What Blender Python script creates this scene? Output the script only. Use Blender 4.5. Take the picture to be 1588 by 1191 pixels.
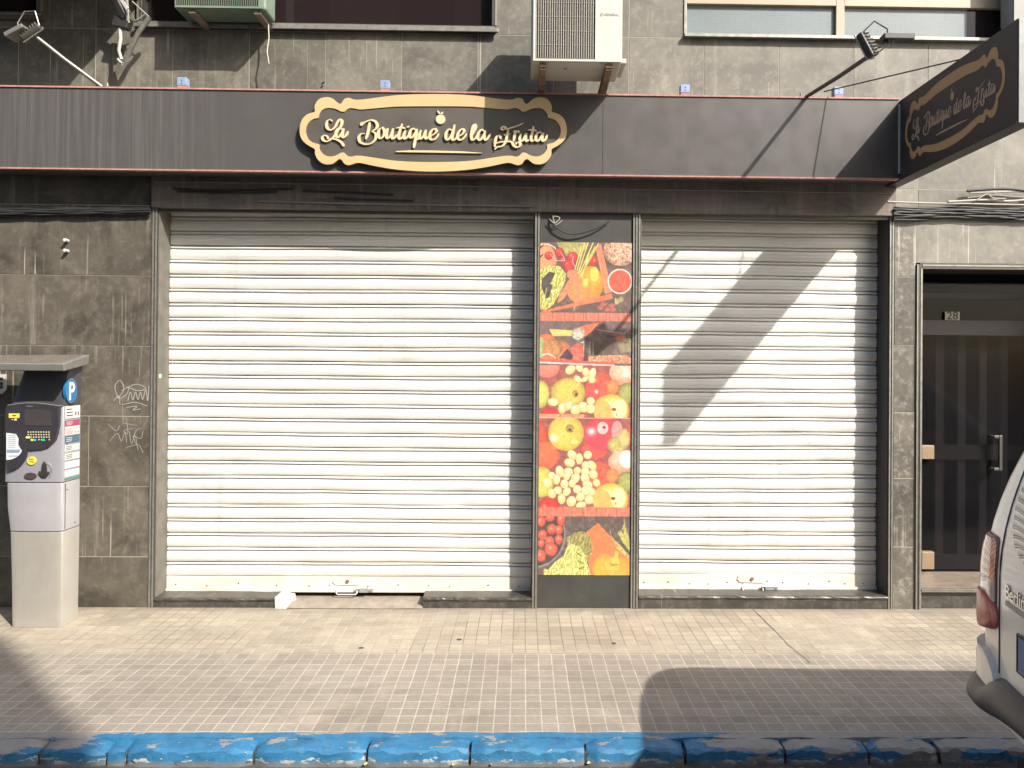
import bpy, bmesh, math, random
import numpy as np
from mathutils import Vector, Matrix
random.seed(7); rng = np.random.default_rng(7)
sc = bpy.context.scene
for o in list(bpy.data.objects): bpy.data.objects.remove(o)

# ------------------------------------------------------------------ camera
FPX, IW, IH = 1147.0, 1588.0, 1191.0
CAM = Vector((0.0, -5.0, 1.64))
YAW, ROLL, PITCH, HOR = -0.0170, 0.0080, 0.006, 566.0
PPX = 794.0 + 16.0 + 19.5                          # principal point of the cropped photograph, in its pixels
fw = Vector((-math.sin(YAW)*math.cos(PITCH), math.cos(YAW)*math.cos(PITCH), math.sin(PITCH)))
rt0 = Vector((math.cos(YAW), math.sin(YAW), 0)); up0 = rt0.cross(fw)
rt = rt0*math.cos(ROLL) + up0*math.sin(ROLL); up = up0*math.cos(ROLL) - rt0*math.sin(ROLL)
SHY = (595.5 - HOR) + FPX*math.tan(PITCH)          # pixels
cd = bpy.data.cameras.new('camera'); cam = bpy.data.objects.new('camera', cd); sc.collection.objects.link(cam)
m = Matrix((rt, up, -fw)).transposed().to_4x4(); m.translation = CAM; cam.matrix_world = m
cd.sensor_width = 36.0; cd.lens = FPX/IW*36.0; cd.shift_y = -SHY/IW; cd.shift_x = -(PPX-IW/2)/IW; cd.clip_start = 0.05; cd.clip_end = 500
sc.camera = cam
def ray(px, py):
    return fw + rt*((px-PPX)/FPX) + up*(-(py-(595.5-SHY))/FPX)
def P(px, py, Y=0.0):
    r = ray(px, py); return CAM + r*((Y-CAM.y)/r.y)
def PXp(px, py, X):
    r = ray(px, py); return CAM + r*((X-CAM.x)/r.x)
def PG(px, py, Z=0.0):
    r = ray(px, py); return CAM + r*((Z-CAM.z)/r.z)

# ------------------------------------------------------------------ light
SUN = Vector((0.978, -1.0, 1.176))                 # towards the sun
w = bpy.data.worlds.new('World'); sc.world = w; w.use_nodes = True
nt = w.node_tree; sky = nt.nodes.new('ShaderNodeTexSky'); sky.sky_type = 'NISHITA'; sky.sun_disc = False
sky.sun_elevation = math.asin(SUN.normalized().z); sky.sun_rotation = math.atan2(SUN.x, SUN.y)
sky.dust_density = 3.0; sky.air_density = 1.0; sky.ozone_density = 1.0
nt.links.new(sky.outputs[0], nt.nodes['Background'].inputs[0]); nt.nodes['Background'].inputs[1].default_value = 0.15
ld = bpy.data.lights.new('sun', 'SUN'); ld.energy = 4.4; ld.angle = math.radians(0.55); ld.color = (1.0, 0.94, 0.85)
lo = bpy.data.objects.new('sun', ld); sc.collection.objects.link(lo)
lo.rotation_euler = SUN.to_track_quat('Z', 'Y').to_euler(); lo.location = (4, -8, 10)
sc.view_settings.view_transform = 'Standard'; sc.view_settings.look = 'None'
sc.view_settings.exposure = 0.88; sc.view_settings.gamma = 1.0

# ------------------------------------------------------------------ helpers
def srgb(r, g, b):
    f = lambda c: (c/255/12.92) if c/255 <= 0.04045 else ((c/255+0.055)/1.055)**2.4
    return (f(r), f(g), f(b), 1.0)
def link(o, parent=None):
    sc.collection.objects.link(o)
    if parent: o.parent = parent
    return o
def tag(o, label=None, cat=None, group=None, kind=None):
    if label: o['label'] = label
    if cat: o['category'] = cat
    if group: o['group'] = group
    if kind: o['kind'] = kind
    return o
def thing(name, loc, label, cat, group=None, rotz=0):
    o = bpy.data.objects.new(name, None); o.location = loc; o.rotation_euler = (0, 0, rotz); o.empty_display_size = 0.1
    link(o); return tag(o, label, cat, group)

class MB:
    def __init__(s): s.v = []; s.f = []
    def add(s, vs, fs):
        n = len(s.v); s.v += [tuple(v) for v in vs]; s.f += [tuple(i+n for i in f) for f in fs]; return s
    def box(s, x0, x1, y0, y1, z0, z1):
        vs = [(x, y, z) for x in (x0, x1) for y in (y0, y1) for z in (z0, z1)]
        return s.add(vs, [(0,1,3,2),(4,6,7,5),(0,4,5,1),(2,3,7,6),(0,2,6,4),(1,5,7,3)])
    def obox(s, c, ax, ay, az):                      # centre and three half-axis vectors
        c = Vector(c); vs = [c+Vector(ax)*i+Vector(ay)*j+Vector(az)*k for i in (-1,1) for j in (-1,1) for k in (-1,1)]
        return s.add(vs, [(0,1,3,2),(4,6,7,5),(0,4,5,1),(2,3,7,6),(0,2,6,4),(1,5,7,3)])
    def bar(s, a, b, wx, wz, upv=(0,0,1)):           # rectangular bar between two points
        a = Vector(a); b = Vector(b); d = (b-a); h = d/2; dn = d.normalized()
        sx = dn.cross(Vector(upv)).normalized(); sz = sx.cross(dn)
        return s.obox((a+b)/2, h, sx*wx/2, sz*wz/2)
    def tube(s, pts, r, n=8, cap=True):
        pts = [Vector(p) for p in pts]; R = r if isinstance(r, (list, tuple)) else [r]*len(pts)
        base = len(s.v); nrm = None
        for i, p in enumerate(pts):
            t = (pts[min(i+1, len(pts)-1)] - pts[max(i-1, 0)]).normalized()
            if nrm is None:
                a = Vector((0,0,1)) if abs(t.z) < 0.9 else Vector((1,0,0)); nrm = t.cross(a).normalized()
            nrm = (nrm - t*nrm.dot(t)).normalized(); b = t.cross(nrm)
            for k in range(n):
                an = 2*math.pi*k/n; s.v.append(tuple(p + (nrm*math.cos(an)+b*math.sin(an))*R[i]))
        for i in range(len(pts)-1):
            for k in range(n):
                a0 = base+i*n+k; a1 = base+i*n+(k+1) % n; s.f.append((a0, a1, a1+n, a0+n))
        if cap:
            s.f.append(tuple(base+k for k in range(n))[::-1]); s.f.append(tuple(base+(len(pts)-1)*n+k for k in range(n)))
        return s
    def prism(s, poly, fn, d0, d1):                  # poly in 2D, fn(u,v,d)->point, between depths d0 and d1
        n = len(poly); vs = [fn(u, v, d0) for u, v in poly]+[fn(u, v, d1) for u, v in poly]
        fs = [tuple(range(n)), tuple(range(2*n-1, n-1, -1))]+[(i, n+i, n+(i+1) % n, (i+1) % n) for i in range(n)]
        return s.add(vs, fs)
    def disc(s, c, ax, ay, az, n=20):                # short cylinder: centre of back, two radius vectors, thickness vector
        c = Vector(c); ax = Vector(ax); ay = Vector(ay); az = Vector(az)
        ring = [c+ax*math.cos(2*math.pi*k/n)+ay*math.sin(2*math.pi*k/n) for k in range(n)]
        return s.add(ring+[p+az for p in ring], [tuple(range(n)), tuple(range(2*n-1, n-1, -1))]+[(i, n+i, n+(i+1) % n, (i+1) % n) for i in range(n)])
    def build(s, name, mat, parent=None, smooth=None, bevel=0, seg=2, label=None):
        me = bpy.data.meshes.new(name); me.from_pydata(s.v, [], s.f); me.update()
        bm = bmesh.new(); bm.from_mesh(me); bmesh.ops.recalc_face_normals(bm, faces=bm.faces); bm.to_mesh(me); bm.free()
        me.materials.append(mat); o = bpy.data.objects.new(name, me); link(o, parent)
        if parent is not None:
            loc = Vector(parent.location); pp = parent.parent
            while pp: loc = loc + Vector(pp.location); pp = pp.parent
            root_ = parent
            while root_.parent: root_ = root_.parent
            if root_.rotation_euler.z == 0: me.transform(Matrix.Translation(-loc))
        if smooth is not None:
            me.polygons.foreach_set('use_smooth', [True]*len(me.polygons)); me.set_sharp_from_angle(angle=math.radians(smooth))
        if bevel:
            b = o.modifiers.new('bevel', 'BEVEL'); b.width = bevel; b.segments = seg; b.limit_method = 'ANGLE'; b.angle_limit = math.radians(35)
        if label: o['label'] = label
        return o

def textmesh(s, size, fn, d0, d1, mb, align='LEFT', bold=0.0):
    cu = bpy.data.curves.new('t', 'FONT'); cu.body = s; cu.size = size; cu.align_x = align; cu.offset = bold; cu.resolution_u = 3
    ob = bpy.data.objects.new('t', cu); sc.collection.objects.link(ob)
    dg = bpy.context.evaluated_depsgraph_get(); me = bpy.data.meshes.new_from_object(ob.evaluated_get(dg))
    bm = bmesh.new(); bm.from_mesh(me); bmesh.ops.remove_doubles(bm, verts=bm.verts, dist=size*0.002)
    bm.verts.index_update(); bm.faces.ensure_lookup_table()
    vs = [v.co.copy() for v in bm.verts]; n = len(vs); F = [[v.index for v in f.verts] for f in bm.faces]
    fs = [tuple(f) for f in F]+[tuple(n+i for i in reversed(f)) for f in F]
    for e in bm.edges:
        if len(e.link_faces) == 1: a, b = e.verts[0].index, e.verts[1].index; fs.append((a, b, n+b, n+a))
    mb.add([fn(v.x, v.y, d0) for v in vs]+[fn(v.x, v.y, d1) for v in vs], fs)
    bm.free(); bpy.data.objects.remove(ob); bpy.data.curves.remove(cu); bpy.data.meshes.remove(me)

# ---- materials
class NM:
    def __init__(s, name, rough=0.6, metal=0.0, spec=0.5):
        s.m = bpy.data.materials.new(name); s.m.use_nodes = True; s.t = s.m.node_tree; s.N = s.t.nodes; s.L = s.t.links
        s.b = s.N['Principled BSDF']; s.b.inputs['Roughness'].default_value = rough; s.b.inputs['Metallic'].default_value = metal
        s.b.inputs['Specular IOR Level'].default_value = spec
        g = s.N.new('ShaderNodeNewGeometry'); s.pos = g.outputs['Position']; s.geo = g
    def map(s, scale, src=None):
        n = s.N.new('ShaderNodeMapping'); n.inputs['Scale'].default_value = scale if isinstance(scale, (tuple, list)) else (scale,)*3
        s.L.new(src or s.pos, n.inputs[0]); return n.outputs[0]
    def noise(s, scale, detail=6, rough=0.6, dist=0.0, vec=None):
        n = s.N.new('ShaderNodeTexNoise'); n.inputs['Scale'].default_value = 1.0; n.inputs['Detail'].default_value = detail
        n.inputs['Roughness'].default_value = rough; n.inputs['Distortion'].default_value = dist
        s.L.new(s.map(scale, vec), n.inputs['Vector']); return n.outputs['Fac']
    def ramp(s, fac, stops):
        n = s.N.new('ShaderNodeValToRGB'); s.L.new(fac, n.inputs[0]); e = n.color_ramp.elements
        while len(e) < len(stops): e.new(0.5)
        for i, (p, c) in enumerate(stops):
            e[i].position = p; e[i].color = c if isinstance(c, (tuple, list)) else (c, c, c, 1)
        return n.outputs[0]
    def mix(s, fac, a, b, mode='MIX'):
        n = s.N.new('ShaderNodeMix'); n.data_type = 'RGBA'; n.blend_type = mode
        for i, x in ((0, fac), (6, a), (7, b)):
            if hasattr(x, 'links'): s.L.new(x, n.inputs[i])
            elif i == 0: n.inputs[0].default_value = x
            else: n.inputs[i].default_value = x
        return n.outputs[2]
    def math(s, op, a, b=0.0, c=None):
        n = s.N.new('ShaderNodeMath'); n.operation = op
        for i, x in enumerate((a, b) if c is None else (a, b, c)):
            if hasattr(x, 'links'): s.L.new(x, n.inputs[i])
            else: n.inputs[i].default_value = x
        return n.outputs[0]
    def sep(s, v=None):
        n = s.N.new('ShaderNodeSeparateXYZ'); s.L.new(v or s.pos, n.inputs[0]); return n.outputs
    def col(s, c):
        if hasattr(c, 'links'): s.L.new(c, s.b.inputs['Base Color'])
        else: s.b.inputs['Base Color'].default_value = c
        return s
    def rough(s, c): s.L.new(c, s.b.inputs['Roughness']); return s
    def bump(s, h, strength=0.3, dist=0.01):
        n = s.N.new('ShaderNodeBump'); n.inputs['Strength'].default_value = strength; n.inputs['Distance'].default_value = dist
        s.L.new(h, n.inputs['Height']); s.L.new(n.outputs[0], s.b.inputs['Normal']); return s
    def attr(s, name):
        n = s.N.new('ShaderNodeAttribute'); n.attribute_name = name; return n
def C(x, k=1.0): return (x[0]*k, x[1]*k, x[2]*k, 1.0)

def plain(name, c, rough=0.5, metal=0.0, var=0.12, scale=14, bump=0.0, spec=0.5):
    n = NM(name, rough, metal, spec); f = n.noise(scale, 6)
    n.col(n.mix(n.ramp(f, [(0.3, 0.0), (0.7, 1.0)]), C(c, 1-var), C(c, 1+var)))
    n.rough(n.math('MULTIPLY_ADD', f, 0.2, rough-0.1))
    if bump: n.bump(n.noise(scale*8, 4), bump, 0.004)
    return n.m

def stone(name, dark, light, stain, streak=0.35, joint_rnd=True, rough=0.5, fleck=0.3):
    n = NM(name, rough)
    if joint_rnd:
        ar = n.attr('rnd'); cx_ = n.N.new('ShaderNodeCombineXYZ'); [n.L.new(n.math('MULTIPLY', ar.outputs['Fac'], q_), cx_.inputs[i_]) for i_, q_ in enumerate((37.0, 11.0, 0.0))]
        va = n.N.new('ShaderNodeVectorMath'); va.operation = 'ADD'; n.L.new(n.pos, va.inputs[0]); n.L.new(cx_.outputs[0], va.inputs[1]); n.pos = va.outputs[0]
    f1 = n.noise(3.2, 8, 0.65, 0.6); f2 = n.noise(22, 7, 0.7); f3 = n.noise((16, 16, 0.9), 5, 0.6)
    c = n.mix(n.ramp(f1, [(0.36, 0.0), (0.66, 1.0)]), dark, light)
    c = n.mix(n.math('MULTIPLY', n.ramp(f2, [(0.5, 0.0), (0.75, 1.0)]), fleck), c, stain)
    mask = n.math('MULTIPLY', n.ramp(f3, [(0.55, 0.0), (0.72, 1.0)]), n.ramp(n.noise(1.7, 3), [(0.45, 0.0), (0.65, 1.0)]))
    c = n.mix(n.math('MULTIPLY', mask, streak), c, stain)
    f4 = n.noise((58, 3, 0.8), 4, 0.6); m4 = n.math('MULTIPLY', n.ramp(f4, [(0.60, 0.0), (0.66, 1.0)]), n.ramp(n.noise((1.6,1.6,1.1), 3), [(0.52, 0.0), (0.62, 1.0)])); c = n.mix(n.math('MULTIPLY', m4, streak*1.3), c, C(stain, 1.5))
    sp = n.noise(7, 9, 0.75, 1.2); c = n.mix(n.math('MULTIPLY', n.ramp(sp, [(0.56, 0.0), (0.74, 1.0)]), 0.45), c, stain)
    vor = n.noise(160, 3, 0.7)
    c = n.mix(n.math('MULTIPLY', n.ramp(vor, [(0.62, 0.0), (0.75, 1.0)]), 0.25), c, stain)
    if joint_rnd:
        a = n.attr('rnd'); k = n.math('MULTIPLY_ADD', a.outputs['Fac'], 0.45, 0.82)
        cc = n.N.new('ShaderNodeCombineColor'); [n.L.new(k, cc.inputs[i]) for i in range(3)]
        c = n.mix(1.0, c, cc.outputs[0], 'MULTIPLY')
    n.col(c); n.rough(n.math('MULTIPLY_ADD', f2, 0.35, rough-0.15)); n.bump(n.mix(0.5, f2, vor), 0.25, 0.004)
    return n.m

M = {}
M['tile'] = stone('dark_stone', (0.050,0.043,0.033,1), (0.120,0.105,0.082,1), (0.26,0.235,0.19,1), 0.8)
M['tile_up'] = stone('dusty_stone', (0.080,0.074,0.060,1), (0.150,0.140,0.113,1), (0.30,0.28,0.23,1), 0.5, fleck=0.4)
M['tile_rt'] = stone('pale_stone', (0.105,0.10,0.082,1), (0.185,0.175,0.145,1), (0.31,0.295,0.25,1), 0.35, fleck=0.4)
M['marble'] = stone('veined_stone', (0.065,0.06,0.048,1), (0.12,0.11,0.09,1), (0.33,0.31,0.27,1), 0.7, fleck=0.7)
M['sill'] = stone('black_granite', (0.03,0.028,0.025,1), (0.07,0.065,0.055,1), (0.25,0.23,0.2,1), 0.4, False, 0.35)
M['grout'] = plain('grout', (0.34,0.315,0.26), 0.9)
M['alu'] = plain('anodised_aluminium', (0.085,0.082,0.072), 0.4, 0.4, 0.2, 20)
M['alu_lt'] = plain('worn_aluminium', (0.26,0.25,0.22), 0.42, 0.5, 0.2, 30)
M['alu_dk'] = plain('dark_aluminium', (0.05,0.048,0.046), 0.4, 0.3, 0.2, 20)
M['black'] = plain('black_plastic', (0.018,0.018,0.02), 0.45)
M['cable'] = plain('cable_rubber', (0.02,0.02,0.02), 0.6)
M['cable_w'] = plain('dusty_white_cable', (0.34,0.32,0.28), 0.6)
M['cable_g'] = plain('grey_cable', (0.16,0.15,0.14), 0.6)
M['red'] = plain('red_trim_paint', (0.40,0.21,0.18), 0.18, 0, 0.2, 30)
M['rust'] = plain('rusted_steel', (0.20,0.14,0.09), 0.75, 0.2, 0.45, 25, 0.4)
M['concrete'] = plain('concrete', (0.25,0.215,0.17), 0.85, 0, 0.2, 18, 0.4)
M['white'] = plain('white_plaster', (0.46,0.445,0.41), 0.8, 0, 0.1, 20, 0.3)
M['gold'] = plain('cream_gold_paint', (0.52,0.375,0.190), 0.45, 0, 0.05, 9)
M['lettergold'] = plain('pale_gold_paint', (0.58,0.48,0.29), 0.45, 0, 0.05, 9)
M['steel'] = plain('brushed_steel', (0.36,0.355,0.36), 0.38, 0.35, 0.08, 30)
M['rubber'] = plain('tyre_rubber', (0.02,0.02,0.02), 0.85)

def dirty_paint(name, base, dirt, amt=0.5, rough=0.45, sx=(1.2,1.2,9), rust=0.0, metal=0.0):
    n = NM(name, rough, metal); f = n.noise(sx, 7, 0.65); g = n.noise(3, 5); h = n.noise(60, 4, 0.7)
    c = n.mix(n.math('MULTIPLY', n.ramp(f, [(0.45, 0.0), (0.75, 1.0)]), amt), base, dirt)
    c = n.mix(n.math('MULTIPLY', n.ramp(g, [(0.5, 0.0), (0.8, 1.0)]), amt*0.6), c, dirt)
    c = n.mix(n.math('MULTIPLY', n.ramp(h, [(0.66, 0.0), (0.70, 1.0)]), 0.25+rust), c, (0.16,0.10,0.06,1))
    if name.startswith('shutter'):
        v = n.noise((26, 26, 0.8), 5, 0.6); mk = n.math('MULTIPLY', n.ramp(v, [(0.55, 0.0), (0.70, 1.0)]), n.ramp(n.noise((0.9, 0.9, 0.7), 3), [(0.45, 0.0), (0.62, 1.0)]))
        c = n.mix(n.math('MULTIPLY', mk, 0.30), c, (0.30,0.25,0.19,1))
        sm = n.noise((1.6, 1.6, 3.5), 8, 0.75, 1.5); c = n.mix(n.math('MULTIPLY', n.ramp(sm, [(0.58, 0.0), (0.70, 1.0)]), 0.28), c, (0.33,0.28,0.22,1))
        sc = n.noise((18, 18, 120), 4, 0.8); c = n.mix(n.math('MULTIPLY', n.ramp(sc, [(0.70, 0.0), (0.73, 1.0)]), 0.55), c, (0.16,0.13,0.10,1))
        z = n.sep()[2]; low = n.ramp(z, [(0.0, 0.55), (0.22, 0.15), (0.6, 0.0)]); c = n.mix(n.math('MULTIPLY', low, n.noise((5, 5, 10), 6, 0.7)), c, (0.32,0.26,0.19,1))
    n.col(c); n.rough(n.math('MULTIPLY_ADD', f, 0.3, rough-0.12)); n.bump(h, 0.12, 0.002); return n.m
M['slat'] = dirty_paint('shutter_paint', (0.62,0.612,0.58,1), (0.42,0.395,0.34,1), 0.34)
M['rail'] = dirty_paint('chipped_rail_paint', (0.62,0.59,0.52,1), (0.40,0.33,0.25,1), 0.5, rust=0.75, sx=(5,5,9))
M['acwhite'] = dirty_paint('yellowed_enamel', (0.50,0.485,0.44,1), (0.32,0.27,0.20,1), 0.45, 0.4, (3,3,3))
M['acgreen'] = dirty_paint('green_enamel', (0.13,0.20,0.15,1), (0.30,0.29,0.22,1), 0.5, 0.45, (5,5,5))
M['beige_fr'] = dirty_paint('beige_frame_paint', (0.36,0.29,0.205,1), (0.24,0.19,0.14,1), 0.4, 0.4, (5,5,5))
M['dustybox'] = plain('pale_blue_plastic', (0.22,0.29,0.44), 0.4)

def panel_mat():
    n = NM('grey_fascia_panel', 0.38); st = n.noise((58,58,0.8), 5, 0.75); z = n.sep()[2]; x = n.sep()[0]
    far = n.ramp(n.noise(0.9, 3), [(0.42, 0.0), (0.62, 1.0)])
    reg = n.math('MAXIMUM', n.ramp(n.math('MULTIPLY', n.math('ADD', x, 3.6), 0.5), [(0.0, 0.55), (0.3, 0.9), (0.62, 0.8), (0.92, 0.0)]), n.math('MULTIPLY', far, 0.10))
    c = n.mix(n.math('MULTIPLY', n.math('MULTIPLY', n.ramp(st, [(0.44, 0.0), (0.70, 1.0)]), n.math('MULTIPLY', reg, n.ramp(z, [(0.0, 0.45), (1.0, 0.45)]))), 1.0), (0.062,0.059,0.057,1), (0.20,0.19,0.178,1))
    c = n.mix(n.math('MULTIPLY', n.noise(5, 6, 0.7), 0.35), c, (0.125,0.115,0.106,1))
    h = n.noise(90, 2); c = n.mix(n.math('MULTIPLY', n.ramp(h, [(0.74, 0.0), (0.76, 1.0)]), 0.5), c, (0.4,0.37,0.33,1))
    n.col(c); n.rough(n.math('MULTIPLY_ADD', n.noise(8, 5), 0.3, 0.25)); n.bump(n.noise((2.2, 1, 1.2), 2, 0.5), 0.5, 0.02); return n.m
M['fascia'] = panel_mat()
M['signblack'] = plain('dark_sign_panel', (0.085,0.077,0.068), 0.4, 0, 0.15, 5)
M['projblack'] = plain('dark_plum_panel', (0.046,0.039,0.038), 0.45, 0, 0.15, 5)

def glass(name, tint, trans=0.25, rough=0.04):
    n = NM(name, rough); N, L = n.N, n.L
    n.b.inputs['Base Color'].default_value = tint; n.b.inputs['Specular IOR Level'].default_value = 0.3
    t = N.new('ShaderNodeBsdfTransparent'); t.inputs[0].default_value = (0.8, 0.8, 0.8, 1); mx = N.new('ShaderNodeMixShader'); mx.inputs[0].default_value = trans
    L.new(n.b.outputs[0], mx.inputs[1]); L.new(t.outputs[0], mx.inputs[2]); L.new(mx.outputs[0], N['Material Output'].inputs[0]); return n.m
M['glass'] = glass('dark_glass', (0.012,0.0115,0.014,1), 0.6, 0.08)
M['winglass'] = glass('window_glass', (0.02,0.014,0.014,1), 0.15)
def frosted():
    n = NM('wired_frosted_glass', 0.35); x, y, z = n.sep()
    gx = n.math('PINGPONG', x, 0.006); gz = n.math('PINGPONG', z, 0.006)
    ln = n.math('MAXIMUM', n.math('GREATER_THAN', gx, 0.0048), n.math('GREATER_THAN', gz, 0.0048))
    c = n.mix(n.noise(3, 3), (0.115,0.145,0.155,1), (0.18,0.215,0.225,1)); n.col(n.mix(n.math('MULTIPLY', ln, 0.4), c, (0.27,0.30,0.31,1)))
    n.bump(ln, 0.5, 0.002); return n.m
M['frost'] = frosted()

def pavement():
    n = NM('paving_tiles', 0.8); x, y, z = n.sep(); wob = n.noise(6, 3)
    S = 0.0735
    def grid(co, off):
        c = n.math('ADD', n.math('ADD', co, off), n.math('MULTIPLY', wob, 0.006)); p = n.math('PINGPONG', c, S/2)     # 0 at lines
        return n.math('MULTIPLY', p, 2/S)
    g = n.math('MINIMUM', grid(x, 100.0), grid(y, 100.02))
    near = n.math('SUBTRACT', n.math('MULTIPLY', y, -1.0), n.math('MULTIPLY_ADD', n.ramp(x, [(0.0, 0.0), (0.35, 0.0), (0.4, 1.0), (1.0, 1.0)]), 0.0, 0.78))
    z2 = n.ramp(n.math('MULTIPLY_ADD', near, 6.0, 0.5), [(0.44, 0.0), (0.56, 1.0)])          # 0 by the wall, 1 towards the kerb
    edge = n.math('GREATER_THAN', n.math('MULTIPLY_ADD', n.noise(60, 3), 0.06, 0.06), g)
    edge1 = n.math('GREATER_THAN', n.math('MULTIPLY_ADD', n.noise(60, 3), 0.05, 0.015), g)
    # cell id variation
    fx = n.math('FLOOR', n.math('DIVIDE', n.math('ADD', x, 100.0), S*4)); fy = n.math('FLOOR', n.math('DIVIDE', n.math('ADD', y, 100.02), S*4))
    cv = n.N.new('ShaderNodeCombineXYZ'); n.L.new(fx, cv.inputs[0]); n.L.new(fy, cv.inputs[1])
    wn = n.N.new('ShaderNodeTexWhiteNoise'); n.L.new(cv.outputs[0], wn.inputs[0])
    fx2 = n.math('FLOOR', n.math('DIVIDE', n.math('ADD', x, 100.0), S)); fy2 = n.math('FLOOR', n.math('DIVIDE', n.math('ADD', y, 100.02), S))
    cv2 = n.N.new('ShaderNodeCombineXYZ'); n.L.new(fx2, cv2.inputs[0]); n.L.new(fy2, cv2.inputs[1])
    wn2 = n.N.new('ShaderNodeTexWhiteNoise'); n.L.new(cv2.outputs[0], wn2.inputs[0])
    big = n.noise(1.3, 6, 0.6); fine = n.noise(45, 6, 0.7)
    front = n.mix(big, (0.222,0.196,0.160,1), (0.30,0.268,0.222,1)); back = n.mix(big, (0.31,0.268,0.205,1), (0.40,0.348,0.272,1))
    front = n.mix(edge, front, (0.40,0.36,0.30,1)); back = n.mix(n.math('MULTIPLY', edge, 0.7), back, n.mix(n.ramp(n.noise(1.1, 3), [(0.42, 0.0), (0.55, 1.0)]), (0.46,0.40,0.32,1), (0.17,0.14,0.105,1)))
    c = n.mix(z2, back, front)
    k = n.math('ADD', n.math('MULTIPLY_ADD', wn.outputs['Value'], 0.20, 0.76), n.math('MULTIPLY', wn2.outputs['Value'], 0.16))
    cc = n.N.new('ShaderNodeCombineColor'); [n.L.new(k, cc.inputs[i]) for i in range(3)]
    c = n.mix(1.0, c, cc.outputs[0], 'MULTIPLY')
    c = n.mix(n.math('MULTIPLY', n.ramp(fine, [(0.35, 1.0), (0.6, 0.0)]), 0.22), c, (0.12,0.10,0.08,1))
    c = n.mix(n.math('MULTIPLY', n.ramp(n.noise(2.6, 7, 0.7, 1.0), [(0.56, 0.0), (0.72, 1.0)]), 0.35), c, (0.15,0.12,0.09,1))
    sp = n.noise(9, 8, 0.8, 0.5); c = n.mix(n.math('MULTIPLY', n.ramp(sp, [(0.64, 0.0), (0.70, 1.0)]), 0.5), c, (0.10,0.08,0.06,1))
    lt = n.noise((3.5, 1.6, 1), 6, 0.7, 0.8); c = n.mix(n.math('MULTIPLY', n.ramp(lt, [(0.54, 0.0), (0.72, 1.0)]), 0.35), c, (0.42,0.36,0.28,1))
    dots = n.noise(38, 2, 0.5); c = n.mix(n.math('MULTIPLY', n.ramp(dots, [(0.78, 0.0), (0.80, 1.0)]), 0.4), c, (0.09,0.075,0.06,1))
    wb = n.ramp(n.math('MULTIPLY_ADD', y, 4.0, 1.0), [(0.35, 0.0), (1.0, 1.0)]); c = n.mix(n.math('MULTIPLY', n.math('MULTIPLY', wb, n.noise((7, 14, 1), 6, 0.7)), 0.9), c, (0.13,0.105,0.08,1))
    st_ = n.noise((1.1, 2.4, 1), 7, 0.75, 2.0); c = n.mix(n.math('MULTIPLY', n.ramp(st_, [(0.50, 0.0), (0.56, 1.0)]), 0.16), c, (0.12,0.09,0.065,1))
    n.col(c); hh = n.math('ADD', n.math('MULTIPLY', n.math('MINIMUM', g, 0.16), 3.0), n.math('MULTIPLY', fine, 0.35))
    n.bump(hh, 0.55, 0.004); return n.m
M['pave'] = pavement()
def kerbm():
    n = NM('blue_painted_kerb', 0.6); x, y, z = n.sep()
    chip = n.noise((14,40,40), 6, 0.7); chip2 = n.noise((5,14,14), 5, 0.65)
    blue = n.mix(n.ramp(n.noise(11, 7, 0.7), [(0.35, 0.0), (0.65, 1.0)]), (0.012,0.095,0.20,1), (0.022,0.160,0.31,1)); blue = n.mix(n.math('MULTIPLY', n.ramp(n.noise((30,60,60), 6, 0.75), [(0.5, 0.0), (0.7, 1.0)]), 0.35), blue, (0.13,0.17,0.19,1))
    st = n.mix(n.noise(25, 6), (0.15,0.15,0.145,1), (0.27,0.265,0.25,1))
    # face (z below top) keeps paint; top is worn
    top = n.ramp(n.math('MULTIPLY_ADD', z, 25.0, 0.65), [(0.0, 0.0), (0.6, 1.0)])
    thr = n.math('SUBTRACT', 0.72, n.math('MULTIPLY', top, 0.14))
    wx = n.ramp(n.math('MULTIPLY_ADD', x, 0.2, 0.5), [(0.10, 1.0), (0.15, 0.0), (0.655, 0.0), (0.70, 1.0)]); thr = n.math('SUBTRACT', thr, n.math('MULTIPLY', wx, 0.20))  # extra bare stone at both ends: wear plus painted-in shade of van and block
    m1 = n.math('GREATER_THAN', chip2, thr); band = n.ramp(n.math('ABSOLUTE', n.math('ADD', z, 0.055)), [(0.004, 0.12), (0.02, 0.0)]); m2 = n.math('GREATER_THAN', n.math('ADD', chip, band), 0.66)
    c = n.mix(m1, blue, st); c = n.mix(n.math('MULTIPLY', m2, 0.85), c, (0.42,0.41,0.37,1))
    low = n.ramp(n.math('MULTIPLY_ADD', z, -12.0, 0.0), [(0.55, 0.0), (0.8, 1.0)]); c = n.mix(n.math('MULTIPLY', low, 0.8), c, (0.16,0.14,0.11,1))
    n.col(c); n.bump(n.mix(0.5, n.mix(0.5, chip, m1), n.noise(70, 5)), 0.8, 0.006); return n.m
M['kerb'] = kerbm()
M['mortar'] = plain('kerb_mortar', (0.05,0.045,0.04), 0.9, 0, 0.3, 30, 0.5)
def asphalt():
    n = NM('asphalt', 0.85); a = n.noise(120, 4, 0.8); c = n.mix(n.ramp(a, [(0.4, 0.0), (0.7, 1.0)]), (0.04,0.038,0.036,1), (0.10,0.095,0.088,1))
    c = n.mix(n.math('MULTIPLY', n.noise(8, 6), 0.5), c, (0.10,0.085,0.07,1)); n.col(c); n.bump(a, 0.7, 0.006); return n.m
M['asphalt'] = asphalt()

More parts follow.
